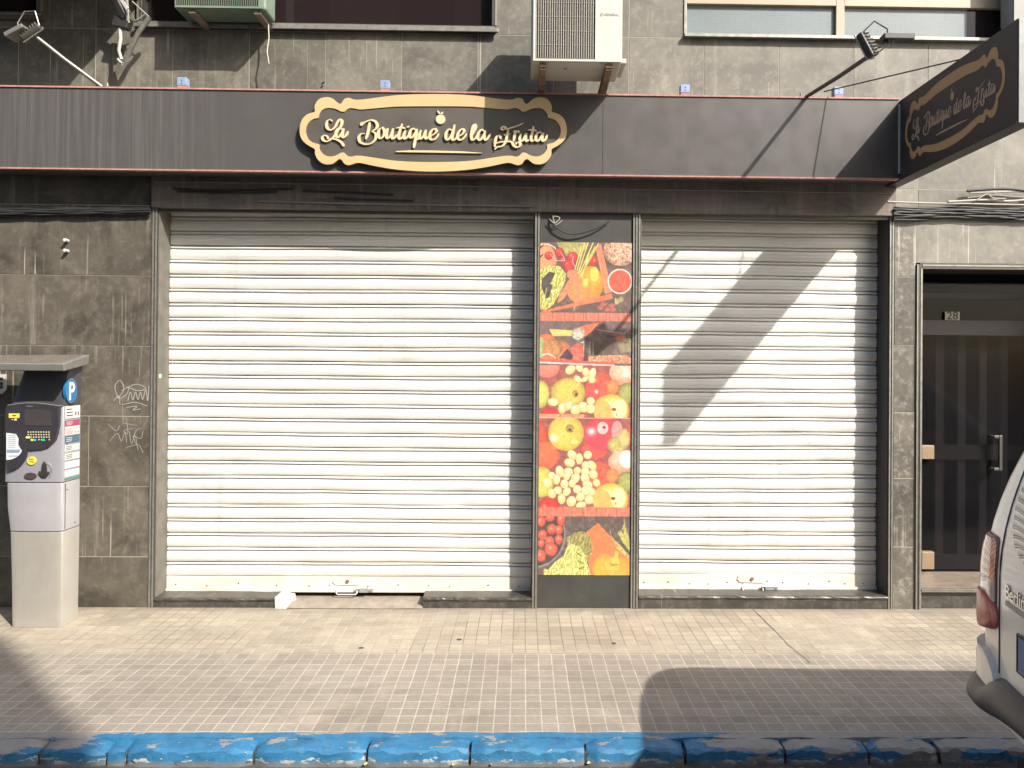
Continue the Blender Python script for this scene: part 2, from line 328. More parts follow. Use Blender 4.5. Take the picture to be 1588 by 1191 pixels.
# ================================================================== GROUND
KY = P(794, 1136).y  # placeholder
kb = PG(794, 1137).y                                # pavement / kerb line on the ground
RZ = -0.075                                         # road level
g = MB(); g.add([(-14, kb, 0), (14, kb, 0), (14, 0.6, 0), (-14, 0.6, 0)], [(0,1,2,3)])
tag(g.build('pavement', M['pave']), kind='structure')
g = MB(); g.add([(-40, -30, RZ), (40, -30, RZ), (40, kb, RZ), (-40, kb, RZ)], [(0,1,2,3)])
tag(g.build('road', M['asphalt']), kind='structure')
# kerb: separate stones with rounded, chipped edges, one structure
def kerb():
    me = bpy.data.meshes.new('kerb'); bm = bmesh.new(); y1 = kb; y0 = kb-0.145
    joints = [P(px, 1165, y0).x for px in (53, 161, 191, 390, 567, 728, 909, 1065, 1221, 1352, 1463)]
    xs = [joints[0]-0.5*k for k in range(20, 0, -1)] + joints + [joints[-1]+0.47*k for k in range(1, 22)]
    for i in range(len(xs)-1):
        a, b = xs[i]+0.006, xs[i+1]-0.006; n = max(3, int((b-a)/0.022)); prof = [(y1-0.045, -0.002), (y1-0.085, -0.003), (y1-0.120, -0.007), (y1-0.131, -0.018), (y1-0.135, -0.042), (y1-0.138, -0.066), (y1-0.142, -0.13)]
        rows = []
        for j in range(n+1):
            x = a+(b-a)*j/n; e = min(j, n-j)/1.3; en = (0.007+0.005*((i*7) % 3))*math.exp(-e*e*0.9); row = []
            for q, (yy, zz) in enumerate(prof):
                nz = 0.004*math.sin(x*23+i*5+q)+0.0035*math.sin(x*61+q*2.1+i)+random.uniform(-0.0028, 0.0028)+(0.006*math.exp(-((x-a-(b-a)*((i*0.37) % 1))/0.03)**2) if q in (2,3,4,5) else 0)
                row.append(bm.verts.new((x, yy+en*1.2+nz*0.8*(q > 1), zz-en*(1.0 if q < 5 else 0)+nz*(0.4 if q < 2 else 0.9))))
            rows.append(row)
        for j in range(n):
            for q in range(len(prof)-1): bm.faces.new((rows[j][q], rows[j][q+1], rows[j+1][q+1], rows[j+1][q]))
        for row in (rows[0], rows[-1]):
            lo2 = [bm.verts.new((row[0].co.x, y1-0.045, -0.13))]; bm.faces.new(row+lo2)
    # narrow slab between stones and tiles
    n = 500; prev = None
    for j in range(n+1):
        x = -12+24*j/n; nz = 0.0015*math.sin(x*17)+random.uniform(-0.001, 0.001)
        cur = [bm.verts.new((x, y1+0.003, 0.0015+nz)), bm.verts.new((x, y1-0.043+nz*2, 0.0005+nz)), bm.verts.new((x, y1-0.047+nz*2, -0.03))]
        if prev:
            bm.faces.new((prev[0], prev[1], cur[1], cur[0])); bm.faces.new((prev[1], prev[2], cur[2], cur[1]))
        prev = cur
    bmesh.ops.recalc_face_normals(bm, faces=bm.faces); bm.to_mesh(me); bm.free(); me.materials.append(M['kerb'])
    o = link(bpy.data.objects.new('kerb', me)); tag(o, kind='structure')
    me.polygons.foreach_set('use_smooth', [True]*len(me.polygons)); me.set_sharp_from_angle(angle=math.radians(24))
kerb()
g = MB(); g.box(-14, 14, kb-0.112, kb-0.05, -0.2, -0.03); tag(g.build('kerb_bed', M['mortar']), kind='structure')

# ================================================================== BUILDING
bld = thing('shop_building', (0, 0, 0), 'street facade clad in dark stone slabs with two white roller shutters and a glass entrance', 'building')
SY = 0.16                                            # shutter plane
XL = P(234, 640).x; XLi = P(243, 640).x              # left post
XM0 = P(827, 640).x; XM1 = P(836, 640).x             # post between shutter and mural
XN0 = P(979, 640).x; XN1 = P(992, 640).x
XR0 = P(1377, 640).x; XR1 = P(1385, 640).x
XD0 = P(1419, 640).x; XD1 = P(1433, 640).x           # door frame
ZT = P(600, 327, -0.01).z                            # top of the shutter openings
ZTS = P(600, 300, -0.02).z
ZDT = P(1500, 411).z; XD2 = XD0+1.35
def slabs(mb_rn, x0, x1, z0, z1, xj, zj, holes=(), gap=0.0026, rowj=None):
    mb, rn = mb_rn; zs = [z0]+[z for z in sorted(zj) if z0 < z < z1]+[z1]
    for k in range(len(zs)-1):
        js = rowj.get(k, xj) if rowj else xj
        xs = [x0]+[x for x in sorted(js) if x0 < x < x1]+[x1]
        for i in range(len(xs)-1):
            rects = [(xs[i]+gap, xs[i+1]-gap, zs[k]+gap, zs[k+1]-gap)]
            for (a, b, c, d) in holes:
                new = []
                for (p, q, r, s) in rects:
                    if q <= a or p >= b or s <= c or r >= d: new.append((p, q, r, s)); continue
                    if p < a: new.append((p, a, r, s))
                    if q > b: new.append((b, q, r, s))
                    pp, qq = max(p, a), min(q, b)
                    if r < c: new.append((pp, qq, r, c))
                    if s > d: new.append((pp, qq, d, s))
                rects = new
            v = random.random(); dy = random.uniform(-0.0012, 0.0012)
            for (p, q, r, s) in rects:
                if q-p > 0.002 and s-r > 0.002:
                    mb.box(p, q, -0.004+dy, 0.03, r, s); rn += [v]*6
def build_slabs(mb, rn, name, mat, label=None):
    me_o = mb.build(name, mat, bld, label=label); a = me_o.data.attributes.new('rnd', 'FLOAT', 'FACE'); a.data.foreach_set('value', rn); return me_o
zjl = [P(150, y).z for y in (863, 754, 645, 536, 427)]; zjl.append(zjl[-1]*2-zjl[-2])
mb, rn = MB(), []; x138 = P(138, 700).x
slabs((mb, rn), -6, XL-0.004, -0.02, 3.36, [x138-1.8-0.9, x138-0.9-0.25], zjl, rowj={2: [x138, x138-0.9, x138-1.8], 4: [-3.9]})
build_slabs(mb, rn, 'stone_cladding', M['tile'])
# upper wall
W1 = (P(215, 30).x, P(771, 30).x, P(500, 47).z, 5.4)           # dark window
W2 = (P(1060, 30).x, P(1530, 40).x+0.25, P(1250, 62).z, 5.4)   # frosted window
W3 = (-4.8, P(72, 20).x, P(50, 33).z, 5.4)
zu = P(1000, 58).z; xj0 = P(268, 110).x; xjs = [xj0+0.512*k for k in range(-7, 20)]
mb, rn = MB(), []; slabs((mb, rn), -6, 6.5, 3.36, 5.4, xjs, [zu, zu+0.476, zu+0.95, zu+1.43], [W1, W2, W3])
build_slabs(mb, rn, 'stone_cladding', M['tile_up'], 'dusty pale grey stone slabs above the shop sign')
# right of the door column and above the door
mb, rn = MB(), []
slabs((mb, rn), XR1+0.002, XD0-0.002, -0.02, P(1400, 345).z, [], [P(1400, y).z for y in (848, 742, 640, 535, 430)])
build_slabs(mb, rn, 'stone_cladding', M['marble'], 'narrow column of veined dark stone between shutter and door')
mb, rn = MB(), []
slabs((mb, rn), XR1+0.002, 6.5, P(1400, 345).z, 3.36, [P(1423, 380).x, P(1540, 300).x, P(1540, 300).x+0.9], [P(1540, 295).z-0.001], [(XD0-0.002, XD2+0.06, -1, ZDT+0.012)])
slabs((mb, rn), XD0-0.002, 6.5, -0.02, P(1400, 345).z, [XD2+0.6], [P(1400, y).z for y in (848, 742, 640, 535, 430)], [(XD0-0.002, XD2+0.06, -1, ZDT+0.012)])
build_slabs(mb, rn, 'stone_cladding', M['tile_rt'], 'pale grey stone wall over the entrance')
# backing wall with openings (grout shows in the joints)
mb = MB(); B0, B1 = -0.0022, 0.30
mb.box(-6, XL, B0, B1, -0.1, 3.30); mb.box(XR1, XD0, B0, B1, -0.1, 3.30); mb.box(XD2+0.06, 6.5, B0, B1, -0.1, 3.30)
mb.box(XD0, XD2+0.06, B0, B1, ZDT+0.012, 3.30); mb.box(XL, XR1, B0, B1, ZT+0.003, 3.30)
mb.box(-6, W3[0], B0, B1, 3.301, 5.4); mb.box(W3[1], W1[0], B0, B1, 3.301, 5.4); mb.box(W1[1], W2[0], B0, B1, 3.301, 5.4); mb.box(W2[1], 6.5, B0, B1, 3.301, 5.4)
for W in (W1, W2, W3): mb.box(W[0], W[1], B0, B1, 3.301, W[2])
mb.box(-6, 6.5, 2.6, 2.7, -0.1, 5.4); mb.box(-6, 6.5, -0.02, 2.7, 5.401, 5.5)
mb.build('wall', M['grout'], bld)
# left/right dark rooms behind windows
mb = MB()
for W in (W1, W2, W3): mb.box(W[0]-0.1, W[1]+0.1, 0.85, 0.9, W[2]-0.1, 5.4); mb.box(W[0]-0.1, W[1]+0.1, 0.301, 0.85, W[2]-0.13, W[2]-0.1)
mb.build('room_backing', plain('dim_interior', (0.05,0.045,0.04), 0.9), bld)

# lintel over the shutters (grimy painted band) and soffit
def lintelm():
    n = NM('grimy_lintel', 0.7); f = n.noise((1.0,1,7), 7, 0.65); g2 = n.noise(2.2, 4)
    c = n.mix(n.ramp(f, [(0.35, 0.0), (0.7, 1.0)]), (0.062,0.055,0.050,1), (0.17,0.152,0.134,1))
    c = n.mix(n.math('MULTIPLY', n.ramp(g2, [(0.45, 0.0), (0.75, 1.0)]), 0.5), c, (0.20,0.14,0.12,1)); dr = n.noise((20, 1, 1.0), 5, 0.65); c = n.mix(n.math('MULTIPLY', n.ramp(dr, [(0.52, 0.0), (0.68, 1.0)]), 0.5), c, (0.24,0.21,0.175,1)); c = n.mix(n.math('MULTIPLY', n.ramp(n.noise(4, 7, 0.75, 1.0), [(0.52, 0.0), (0.66, 1.0)]), 0.6), c, (0.035,0.03,0.026,1)); n.col(c); n.bump(n.noise(30, 5), 0.4, 0.006); return n.m
M['lintel'] = lintelm()
lt = MB().box(XL, XR1, -0.03, 0.0035, ZT+0.002, 3.0).build('lintel', M['lintel'], bld, bevel=0.004)
lt['label'] = 'grimy brown band between the shop sign and the shutters'
mb = MB(); mb.box(XLi, XM0, 0.0, 0.012, ZT-0.02, ZT); mb.box(XN1, XR0, 0.0, 0.012, ZT-0.02, ZT); mb.build('lintel_lip', M['alu'], bld)

# posts: aluminium profiles with ribs
def post(x0, x1, z0, z1, depth=SY, lit='both'):
    mb = MB(); wd = x1-x0; mb.box(x0, x1, -0.008, depth+0.04, z0, z1)
    r = MB(); k = max(2, int(wd/0.016))
    for i in range(k):
        a = x0+wd*(i+0.15)/k; r.box(a, a+wd/k*0.5, -0.0125, -0.0081, z0+0.001, z1-0.001)
    p = mb.build('shutter_post', M['alu'], bld); r.build('rib', M['alu_lt'], p); return p
post(XL, XLi, 0, ZT); post(XM0, XM1, 0, ZT); post(XN0, XN1, 0, ZT+0.04); post(XR0, XR1, 0, ZT)
# reveals
rvm = plain('grey_reveal_paint', (0.13,0.12,0.10), 0.6, 0, 0.3, 9)
for a_, b_ in ((XLi+0.0005, XLi+0.004), (XM0-0.004, XM0-0.0005), (XN1+0.0005, XN1+0.004)): MB().box(a_, b_, 0.0, SY+0.03, 0.0, ZT-0.001).build('reveal', rvm, bld)
mb = MB(); mb.box(XR0-0.004, XR0-0.0005, 0.0, SY+0.03, 0.0, ZT-0.0012)
mb.build('reveal', M['alu_dk'], bld)

# roller shutters
PROF = [(0.0, 0.0125), (0.0012, -0.004), (0.010, -0.0075), (0.022, -0.0095), (0.0235, -0.0075), (0.025, -0.0095), (0.038, -0.0105), (0.045, -0.0098), (0.0465, -0.0078), (0.048, -0.0095), (0.060, -0.008), (0.068, -0.005), (0.0705, 0.011), (0.0765, 0.0115), (0.078, -0.004), (0.081, -0.0068), (0.087, -0.006), (0.0905, -0.002), (0.092, 0.011), (0.098, 0.0115)]
PER = 0.0995
def shutter(x0, x1, zb, label, lockx, handle=True):
    rail_h = 0.105; z0 = zb+rail_h; n = int((ZT+0.05-z0)/PER)+1; nx = 70; V = []; Fc = []
    xs = [x0+(x1-x0)*i/nx for i in range(nx+1)]; seed = random.random()*9
    rows = [(k*PER+z, y, k) for k in range(n) for (z, y) in PROF]
    rows = [(z, y, k) for (z, y, k) in rows if z0+z < ZT+0.06]
    dents = [(random.uniform(x0, x1), random.uniform(0.1, 1.6), random.uniform(0.05, 0.14), random.uniform(0.003, 0.008)) for _ in range(9)]
    koff = [random.uniform(-0.0028, 0.0028) for _ in range(n+2)]
    for (z, y, k) in rows:
        for i, x in enumerate(xs):
            t = (x-x0)/(x1-x0); sag = 0.0034*math.sin(3.1*t+k*0.25+seed)+0.0016*math.sin(11*t+k*0.7)+0.0008*math.sin(29*t+k*2.7)
            yy = y+0.0030*math.sin(5*t+k*0.6)+0.0018*math.sin(19*t+k*2.3)+koff[k]+sum(dp*math.exp(-((x-dx_)/dw)**2-((zb+z0*0+z-dz_)/0.09)**2) for dx_, dz_, dw, dp in dents)
            V.append((x, SY+yy, z0+z+sag*0.8))
    m2 = nx+1
    for r in range(len(rows)-1):
        for i in range(nx): a = r*m2+i; Fc.append((a, a+1, a+m2+1, a+m2))
    s = MB().add(V, Fc).build('roller_shutter', M['slat'], bld, smooth=30, label=label)
    zz0 = z0-0.002
    MB().box(x0, x1, SY-0.012, SY+0.006, zb+0.022, zz0).build('bottom_rail', M['rail'], s, bevel=0.002)
    mb = MB().box(x0, x1, SY-0.026, SY+0.004, zb, zb+0.0215)
    mb.build('bottom_angle', M['rail'], s, bevel=0.002)
    for i in range(12):
        mb = MB(); x = x0+(x1-x0)*(i+0.5+random.uniform(-0.2, 0.2))/12; mb.disc((x, SY-0.012, zb+0.04+random.uniform(-0.003, 0.02)), (0.005,0,0), (0,0,0.005), (0,-0.004,0), 8); mb.build('rivet', M['rust'], s)
    # lock plate, hasp and pull handle
    def fn(u, v, d): return (lockx+u, SY-0.0125-d, zb+v)
    hexa = [(-0.085,0.05),(-0.105,0.07),(-0.095,0.098),(0.075,0.1),(0.09,0.08),(0.08,0.045)]
    lk = MB().prism(hexa, fn, 0, 0.006).build('lock_plate', M['rail'], s, bevel=0.0015)
    MB().disc(fn(0.0, 0.075, 0.006), (0.012,0,0), (0,0,0.012), (0,-0.008,0), 14).build('keyhole', M['rust'], lk)
    mb = MB(); mb.tube([fn(-0.07, 0.022, 0.016), fn(-0.07, 0.0, 0.035), fn(-0.06, -0.006, 0.04), fn(0.06, -0.006, 0.04), fn(0.07, 0.0, 0.035), fn(0.07, 0.022, 0.016)], 0.0045)
    mb.build('pull_handle', M['rail'], s, smooth=40)
    mb = MB(); mb.box(lockx+0.085, lockx+0.145, SY-0.045, SY-0.0265, zb+0.004, zb+0.034); mb.tube([fn(0.06,0.028,0.03), fn(0.19,0.028,0.03)], 0.005)
    mb.build('bolt', M['steel'], s, bevel=0.002)
    return s
ZB = P(540, 917, SY).z
shutter(XLi+0.006, XM0-0.006, ZB, 'wide white roller shutter pulled down left of the fruit mural', P(540, 900, SY).x)
shutter(XN1+0.006, XR0-0.006, P(1150, 913, SY).z, 'narrower white roller shutter pulled down right of the fruit mural', P(1165, 900, SY).x)

# sills and ramp
def rough_block(name, x0, x1, y0, y1, z0, z1, mat, n=40, amp=0.004, chips=()):
    V = []; Fc = []; prof = [(y1, z1), (y0+0.02, z1), (y0+0.004, z1-0.004), (y0, z1-0.012), (y0+0.006, z1-0.026), (y0+0.012, z1-0.03), (y0+0.012, z0)]
    for i in range(n+1):
        x = x0+(x1-x0)*i/n; c = sum(d*math.exp(-((x-cx)/wd)**2) for cx, wd, d in chips)
        for q, (y, z) in enumerate(prof):
            k = 1 if 0 < q < 5 else 0
            V.append((x, y+k*(c+random.uniform(0, amp)), z-k*(c*0.35+random.uniform(0, amp*0.5))))
    m2 = len(prof)
    for i in range(n):
        for q in range(m2-1): a = i*m2+q; Fc.append((a, a+1, a+m2+1, a+m2))
    for i in (0, n): Fc.append(tuple(i*m2+q for q in range(m2))+())
    return MB().add(V, Fc).build(name, mat, bld)
zs1 = P(350, 926).z; xr0 = P(440, 930).x; xr1 = P(656, 930).x
rough_block('doorstep', XLi+0.001, xr0-0.05, -0.02, SY+0.1, 0.001, zs1, M['sill'], chips=[(P(405,930).x, 0.10, 0.018)])
rough_block('doorstep', xr1, XM0-0.001, -0.02, SY+0.1, 0.001, zs1+0.006, M['sill'], chips=[(P(700,930).x, 0.06, 0.01)])
rough_block('doorstep', XN1+0.001, XR0-0.001, -0.02, SY+0.1, 0.001, P(1180, 923).z, M['sill'], chips=[(P(1230,930).x, 0.10, 0.02), (P(1120,930).x, 0.05, 0.008)])
mb = MB(); mb.add([(xr0-0.05, -0.022, 0), (xr0+0.02, -0.035, 0), (xr0+0.06, 0.10, 0), (xr0-0.05, 0.12, 0), (xr0-0.055, -0.015, zs1+0.004), (xr0-0.01, -0.012, zs1-0.01), (xr0+0.045, 0.10, zs1-0.004), (xr0-0.05, 0.12, zs1+0.004)],
    [(0,1,2,3),(4,5,6,7),(0,1,5,4),(1,2,6,5),(2,3,7,6),(3,0,4,7)]); mb.build('plaster_patch', M['white'], bld)
nn = 14; V = [(xr0+0.03+(xr1-xr0-0.03)*i/nn, y, z+random.uniform(0, 0.003)) for i in range(nn+1) for (y, z) in ((-0.03, 0.003), (0.05, 0.022), (SY+0.1, 0.03))]
MB().add(V, [(i*3+q, i*3+q+1, i*3+q+4, i*3+q+3) for i in range(nn) for q in range(2)]).build('entrance_ramp', M['concrete'], bld)
MB().box(XLi, XR0, SY+0.1, SY+0.14, 0.0005, ZT).build('shop_interior', M['alu_dk'], bld)

# dark infill panel carrying the mural
ip = MB().box(XM1+0.001, XN0-0.001, 0.0005, 0.02, 0.002, ZT+0.0).build('infill_panel', plain('charcoal_panel', (0.045,0.044,0.040), 0.5, 0, 0.2, 8), bld)

# doorway -----------------------------------------------------------
RD = 0.43; zst = P(1470, 913).z
mb = MB(); mb.box(XD0, XD0+0.025, -0.012, 0.05, 0, ZDT); mb.box(XD0+0.0255, XD2+0.03, -0.012, 0.05, ZDT-0.03, ZDT+0.010); mb.box(XD2, XD2+0.05, -0.011, 0.05, 0, ZDT-0.031)
df = mb.build('door_surround', M['alu'], bld)
mb = MB(); mb.box(XD0+0.027, XD0+0.040, -0.016, 0.03, 0.0, ZDT-0.031); mb.box(XD0+0.041, XD2+0.03, -0.016, -0.0125, ZDT-0.012, ZDT-0.002); mb.box(XD0+0.002, XD0+0.010, -0.0165, -0.0125, 0, ZDT)
mb.build('trim', M['alu_lt'], df)
mb = MB(); mb.box(XD0-0.02, XD0+0.026, 0.0505, RD+0.1, 0.0, ZDT+0.3); mb.box(XD2+0.001, XD2+0.05, 0.0505, RD+0.1, 0, ZDT+0.3); mb.box(XD0+0.0265, XD2, 0.0505, RD+0.1, ZDT-0.005, ZDT+0.05)
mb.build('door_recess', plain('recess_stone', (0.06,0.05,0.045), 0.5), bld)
rough_block('doorstep', XD0+0.041, XD2-0.001, 0.0, RD-0.03, 0.001, zst, M['sill'], amp=0.001)
MB().box(XD0+0.041, XD2-0.001, 0.002, RD-0.035, zst+0.0005, zst+0.006).build('threshold', stone('speckled_step', (0.16,0.13,0.10,1), (0.24,0.20,0.155,1), (0.40,0.34,0.27,1), 0.2, False, 0.35, 0.5), bld)
mb = MB(); mb.box(XD0+0.041, XD2-0.001, -0.019, -0.006, zst-0.018, zst-0.010); mb.box(XD0+0.041, XD2-0.001, -0.022, -0.006, zst-0.006, zst+0.002); mb.build('nosing', M['alu_lt'], bld)
door = MB().box(XD0+0.03, XD0+0.045, RD-0.02, RD+0.02, zst+0.006, ZDT-0.01).build('entrance_door', M['alu_dk'], bld, label='dark glass entrance door with pale square fittings')
def dz(px, py): return P(px, py, RD)
fr = plain('bronze_frame', (0.12,0.105,0.097), 0.45, 0.0)
tz1, tz0 = dz(1480, 497).z, dz(1480, 520).z; bz1, bz0 = dz(1480, 690).z, dz(1480, 713).z
mb = MB()
mb.box(XD0+0.046, XD2-0.002, RD-0.018, RD+0.018, tz0, tz1); mb.box(XD0+0.046, XD2-0.002, RD-0.0175, RD+0.0175, dz(1480, 455).z-0.04, dz(1480, 455).z)
mb.build('transom', plain('transom_bronze', (0.06,0.052,0.05), 0.5), door)
for q0, q1 in ((bz0, bz1), (zst+0.01, zst+0.12)): MB().box(XD0+0.10, XD2-0.1, RD+0.012, RD+0.03, q0, q1).build('door_rail', fr, door)
for (a, b) in ((1455, 1468), (1490, 1502), (1524, 1535), (1558, 1568), (1600, 1615)):
    MB().box(dz(a, 600).x, dz(b, 600).x, RD+0.035, RD+0.06, zst+0.01, tz0-0.001).build('door_stile', fr, door)
MB().box(XD0+0.046, XD2-0.002, RD-0.004, RD+0.004, zst+0.008, tz0-0.001).build('pane', M['glass'], door)
MB().box(XD0+0.046, XD2-0.002, RD-0.004, RD+0.004, tz1+0.001, ZDT-0.006).build('pane', M['glass'], door)
fit = plain('pale_brass', (0.26,0.185,0.12), 0.4, 0.1)
for (y0, y1) in ((691, 712), (856, 883)):
    a = P(1434, y0, RD-0.05); b = P(1449, y1, RD-0.05); xa = a.x
    MB().box(xa-0.02, b.x, RD-0.05, RD-0.005, b.z, a.z).build('hinge_fitting', fit, door, bevel=0.003)
h0 = dz(1543, 674); h1 = dz(1543, 728)
mb = MB(); mb.bar((h0.x, RD-0.06, h0.z), (h0.x, RD-0.06, h1.z), 0.022, 0.022, (0,1,0)); mb.bar((h0.x-0.05, RD-0.06, h0.z-0.011), (h0.x-0.012, RD-0.06, h0.z-0.011), 0.02, 0.02); mb.bar((h0.x-0.05, RD-0.06, h1.z+0.011), (h0.x-0.012, RD-0.06, h1.z+0.011), 0.02, 0.02)
mb.bar((h0.x-0.045, RD-0.049, h0.z-0.011), (h0.x-0.045, RD-0.004, h0.z-0.011), 0.018, 0.018); mb.bar((h0.x-0.045, RD-0.049, h1.z+0.011), (h0.x-0.045, RD-0.004, h1.z+0.011), 0.018, 0.018)
mb.build('door_handle', M['alu'], door, bevel=0.003)
a = P(1465, 483.5, RD-0.02); b = P(1487.5, 496.5, RD-0.02)
npl = MB().box(a.x, b.x, RD-0.026, RD-0.0185, b.z, a.z).build('number_plate', plain('cream_plate', (0.42,0.37,0.28), 0.5), door)
mb = MB(); textmesh('28', (a.z-b.z)*1.35, lambda u, v, d: ((a.x+b.x)/2+u*1.05, RD-0.0265-d, b.z+0.005+v), 0.0, 0.002, mb, 'CENTER', 0.001); mb.build('numerals', M['black'], npl)
# dim lobby
mb = MB(); mb.box(XD0, XD2, 1.9, 1.95, 0, ZDT+0.3); mb.box(XD0-0.04, XD0, RD+0.11, 1.9, 0, ZDT+0.3); mb.box(XD2, XD2+0.04, RD+0.11, 1.9, 0, ZDT+0.3)
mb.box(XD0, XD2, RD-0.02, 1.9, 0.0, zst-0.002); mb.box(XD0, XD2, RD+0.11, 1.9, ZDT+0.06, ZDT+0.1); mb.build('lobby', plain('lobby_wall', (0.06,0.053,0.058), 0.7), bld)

# windows -----------------------------------------------------------
def window(W, fw_, mat, panes, pmat, name='window', sillm=None, label=None, yp=0.05, fh=None):
    fh = fh or fw_; mb = MB(); mb.box(W[0], W[1], -0.03, 0.06, W[2], W[2]+fh); mb.box(W[0], W[0]+fw_, -0.03, 0.06, W[2]+fh+0.0005, W[3]); mb.box(W[1]-fw_, W[1], -0.03, 0.06, W[2]+fh+0.0005, W[3])
    f = mb.build('window', mat, bld, bevel=0.003, label=label); mb = MB()
    mb.box(W[0]+0.012, W[1]-0.012, -0.034, -0.0305, W[2]+fh*0.55, W[2]+fh*0.8); mb.box(W[0]+0.004, W[0]+fw_*0.4, -0.034, -0.0305, W[2]+fh, W[3]); mb.box(W[1]-fw_*0.4, W[1]-0.004, -0.034, -0.0305, W[2]+fh, W[3])
    mb.build('frame_bead', M['alu_lt'], f)
    for (a, b) in panes: MB().box(a, b, yp, yp+0.006, W[2]+fh, W[3]).build('pane', pmat, f)
    return f
f1 = window(W1, 0.035, M['alu'], [(W1[0]+0.02, W1[1]-0.02)], M['winglass'], label='wide dark window above the shop sign')
MB().box(W1[0]-0.01, W1[1]+0.01, -0.05, -0.0345, W1[2]-0.014, W1[2]+0.012).build('sill', M['alu_lt'], f1, bevel=0.002)
# second window: beige frame with two frosted panes and a slim sill
xa, xb, xc = P(1066, 30).x, P(1299, 30).x, P(1502, 30).x
mb = MB(); z0 = W2[2]+0.02; zp = P(1200, 8).z; mb.box(W2[0], W2[1], -0.012, 0.07, W2[2], z0); mb.box(W2[0], W2[0]+0.02, -0.012, 0.07, z0+0.0005, W2[3]); mb.box(W2[1]-0.02, W2[1], -0.012, 0.07, z0+0.0005, W2[3])
f2 = mb.build('window', M['alu_lt'], bld, bevel=0.003, label='long frosted window with beige frame above the projecting lamp')
MB().box(xb-0.012, xb+0.045, -0.006, 0.06, z0+0.001, W2[3]).build('mullion', M['beige_fr'], f2, bevel=0.002)
mb = MB(); mb.box(W2[0]+0.021, xb-0.013, -0.006, 0.06, zp, zp+0.06); mb.box(xb+0.046, W2[1]-0.021, -0.006, 0.06, zp, zp+0.06); mb.build('transom', M['beige_fr'], f2, bevel=0.002)
MB().box(W2[0]+0.022, xb-0.014, 0.02, 0.028, z0, zp-0.001).build('pane', M['frost'], f2); MB().box(xb+0.046, xc, 0.02, 0.028, z0, zp-0.001).build('pane', M['frost'], f2)
MB().box(xc+0.001, W2[1]-0.021, 0.02, 0.028, z0, zp-0.001).build('pane', M['winglass'], f2)  # dark glass instead of frosted, standing in for shade from the right-hand unit
MB().box(W2[0]+0.022, W2[1]-0.022, 0.02, 0.028, zp+0.061, W2[3]).build('pane', M['frost'], f2)
MB().box(W2[0]+0.0, W2[1], -0.045, -0.0125, W2[2]-0.006, W2[2]+0.016).build('sill', M['alu_lt'], f2, bevel=0.002)
f3 = window(W3, 0.05, plain('brown_frame', (0.12,0.09,0.07), 0.6), [(W3[0]+0.03, W3[1]-0.03)], M['winglass'], label='brown framed window in the top left corner')
# pair of light pegs in the wall
for y in (374, 390): a = P(106, y); MB().tube([a, a+Vector((0.002,-0.045,0.002))], 0.011, 10).build('wall_peg', M['white'], bld, smooth=40)
# balcony above, out of the frame (throws the shade in the top left corner)
XBL = -2.45; ZBL = P(200, 30).z+0.27
bal = MB().box(-6, XBL, -0.66, -0.006, ZBL, ZBL+0.2).build('balcony_slab', M['concrete'], bld)
mb = MB(); [mb.tube([(x, -0.62, ZBL+0.2), (x, -0.62, ZBL+1.1)], 0.008, 6) for x in np.arange(-5.9, XBL, 0.12)]; mb.box(-6, XBL, -0.64, -0.60, ZBL+1.1, ZBL+1.13); mb.build('railing', M['alu_dk'], bal)

st_ = P(247.5, 583, 0.03); MB().box(XLi+0.0042, XLi+0.0055, 0.015, 0.05, st_.z-0.014, st_.z+0.014).build('sticker_scrap', M['white'], bld)
# graffiti ----------------------------------------------------------
def ribbon(mb, pts, wfun, fn, d0, d1, slope=0.0004, n=None):
    P2 = [Vector((p[0], p[1])) for p in pts]; out = []
    if len(P2) == 2: out = [P2[0].lerp(P2[1], t/4) for t in range(5)]
    else:
        E = [P2[0]*2-P2[1]]+P2+[P2[-1]*2-P2[-2]]
        for i in range(1, len(E)-2):
            for k in range(5):
                t = k/5; a, b, c, d = E[i-1], E[i], E[i+1], E[i+2]
                out.append(0.5*((2*b)+(c-a)*t+(2*a-5*b+4*c-d)*t*t+(3*b-a-3*c+d)*t**3))
        out.append(P2[-1])
    L = len(out); vs = []
    for i, p in enumerate(out):
        t = (out[min(i+1, L-1)]-out[max(i-1, 0)]); t = t.normalized() if t.length > 1e-6 else Vector((1, 0)); nn = Vector((-t.y, t.x))
        hw = wfun(i/(L-1), t)/2; e = slope*i/L
        for s_, dd in ((1, d1+e), (-1, d1+e), (-1, d0), (1, d0)):
            q = p+nn*hw*s_; vs.append(fn(q.x, q.y, dd))
    fs = []
    for i in range(L-1):
        for k in range(4): a = i*4+k; b = i*4+(k+1) % 4; fs.append((a, b, b+4, a+4))
    fs += [(0,1,2,3), tuple((L-1)*4+k for k in (3,2,1,0))]; mb.add(vs, fs)
def wallfn(u, v, d):
    p = P(u, v, -0.0065); return (p.x, -0.0056-d, p.z)
mb = MB(); w1 = lambda t, d: 1.3
G1 = [[(183,618),(178,600),(186,590),(192,604),(183,618),(196,612),(200,600)],[(176,622),(184,614),(186,628)],[(188,606),(210,596),(226,602),(214,606),(196,600)],[(198,622),(202,608),(206,620),(210,608),(214,620),(218,608),(221,620),(226,604),(229,622),(231,598)],[(188,628),(210,624),(228,630)],[(196,632),(212,630),(206,636),(218,634)]]
G2 = [[(168,658),(180,668),(186,660)],[(196,650),(198,672),(192,668),(205,664)],[(170,684),(182,672),(188,684),(194,670),(196,686)],[(200,668),(204,688),(210,670),(216,664)],[(212,690),(206,676),(218,680),(222,668)],[(190,656),(212,660)],[(196,694),(214,690),(222,702)],[(210,676),(214,698)]]
for s_ in G1: ribbon(mb, s_, w1, wallfn, 0.0, 0.0006)
gm = plain('chalky_spray_paint', (0.27,0.26,0.235), 0.8)
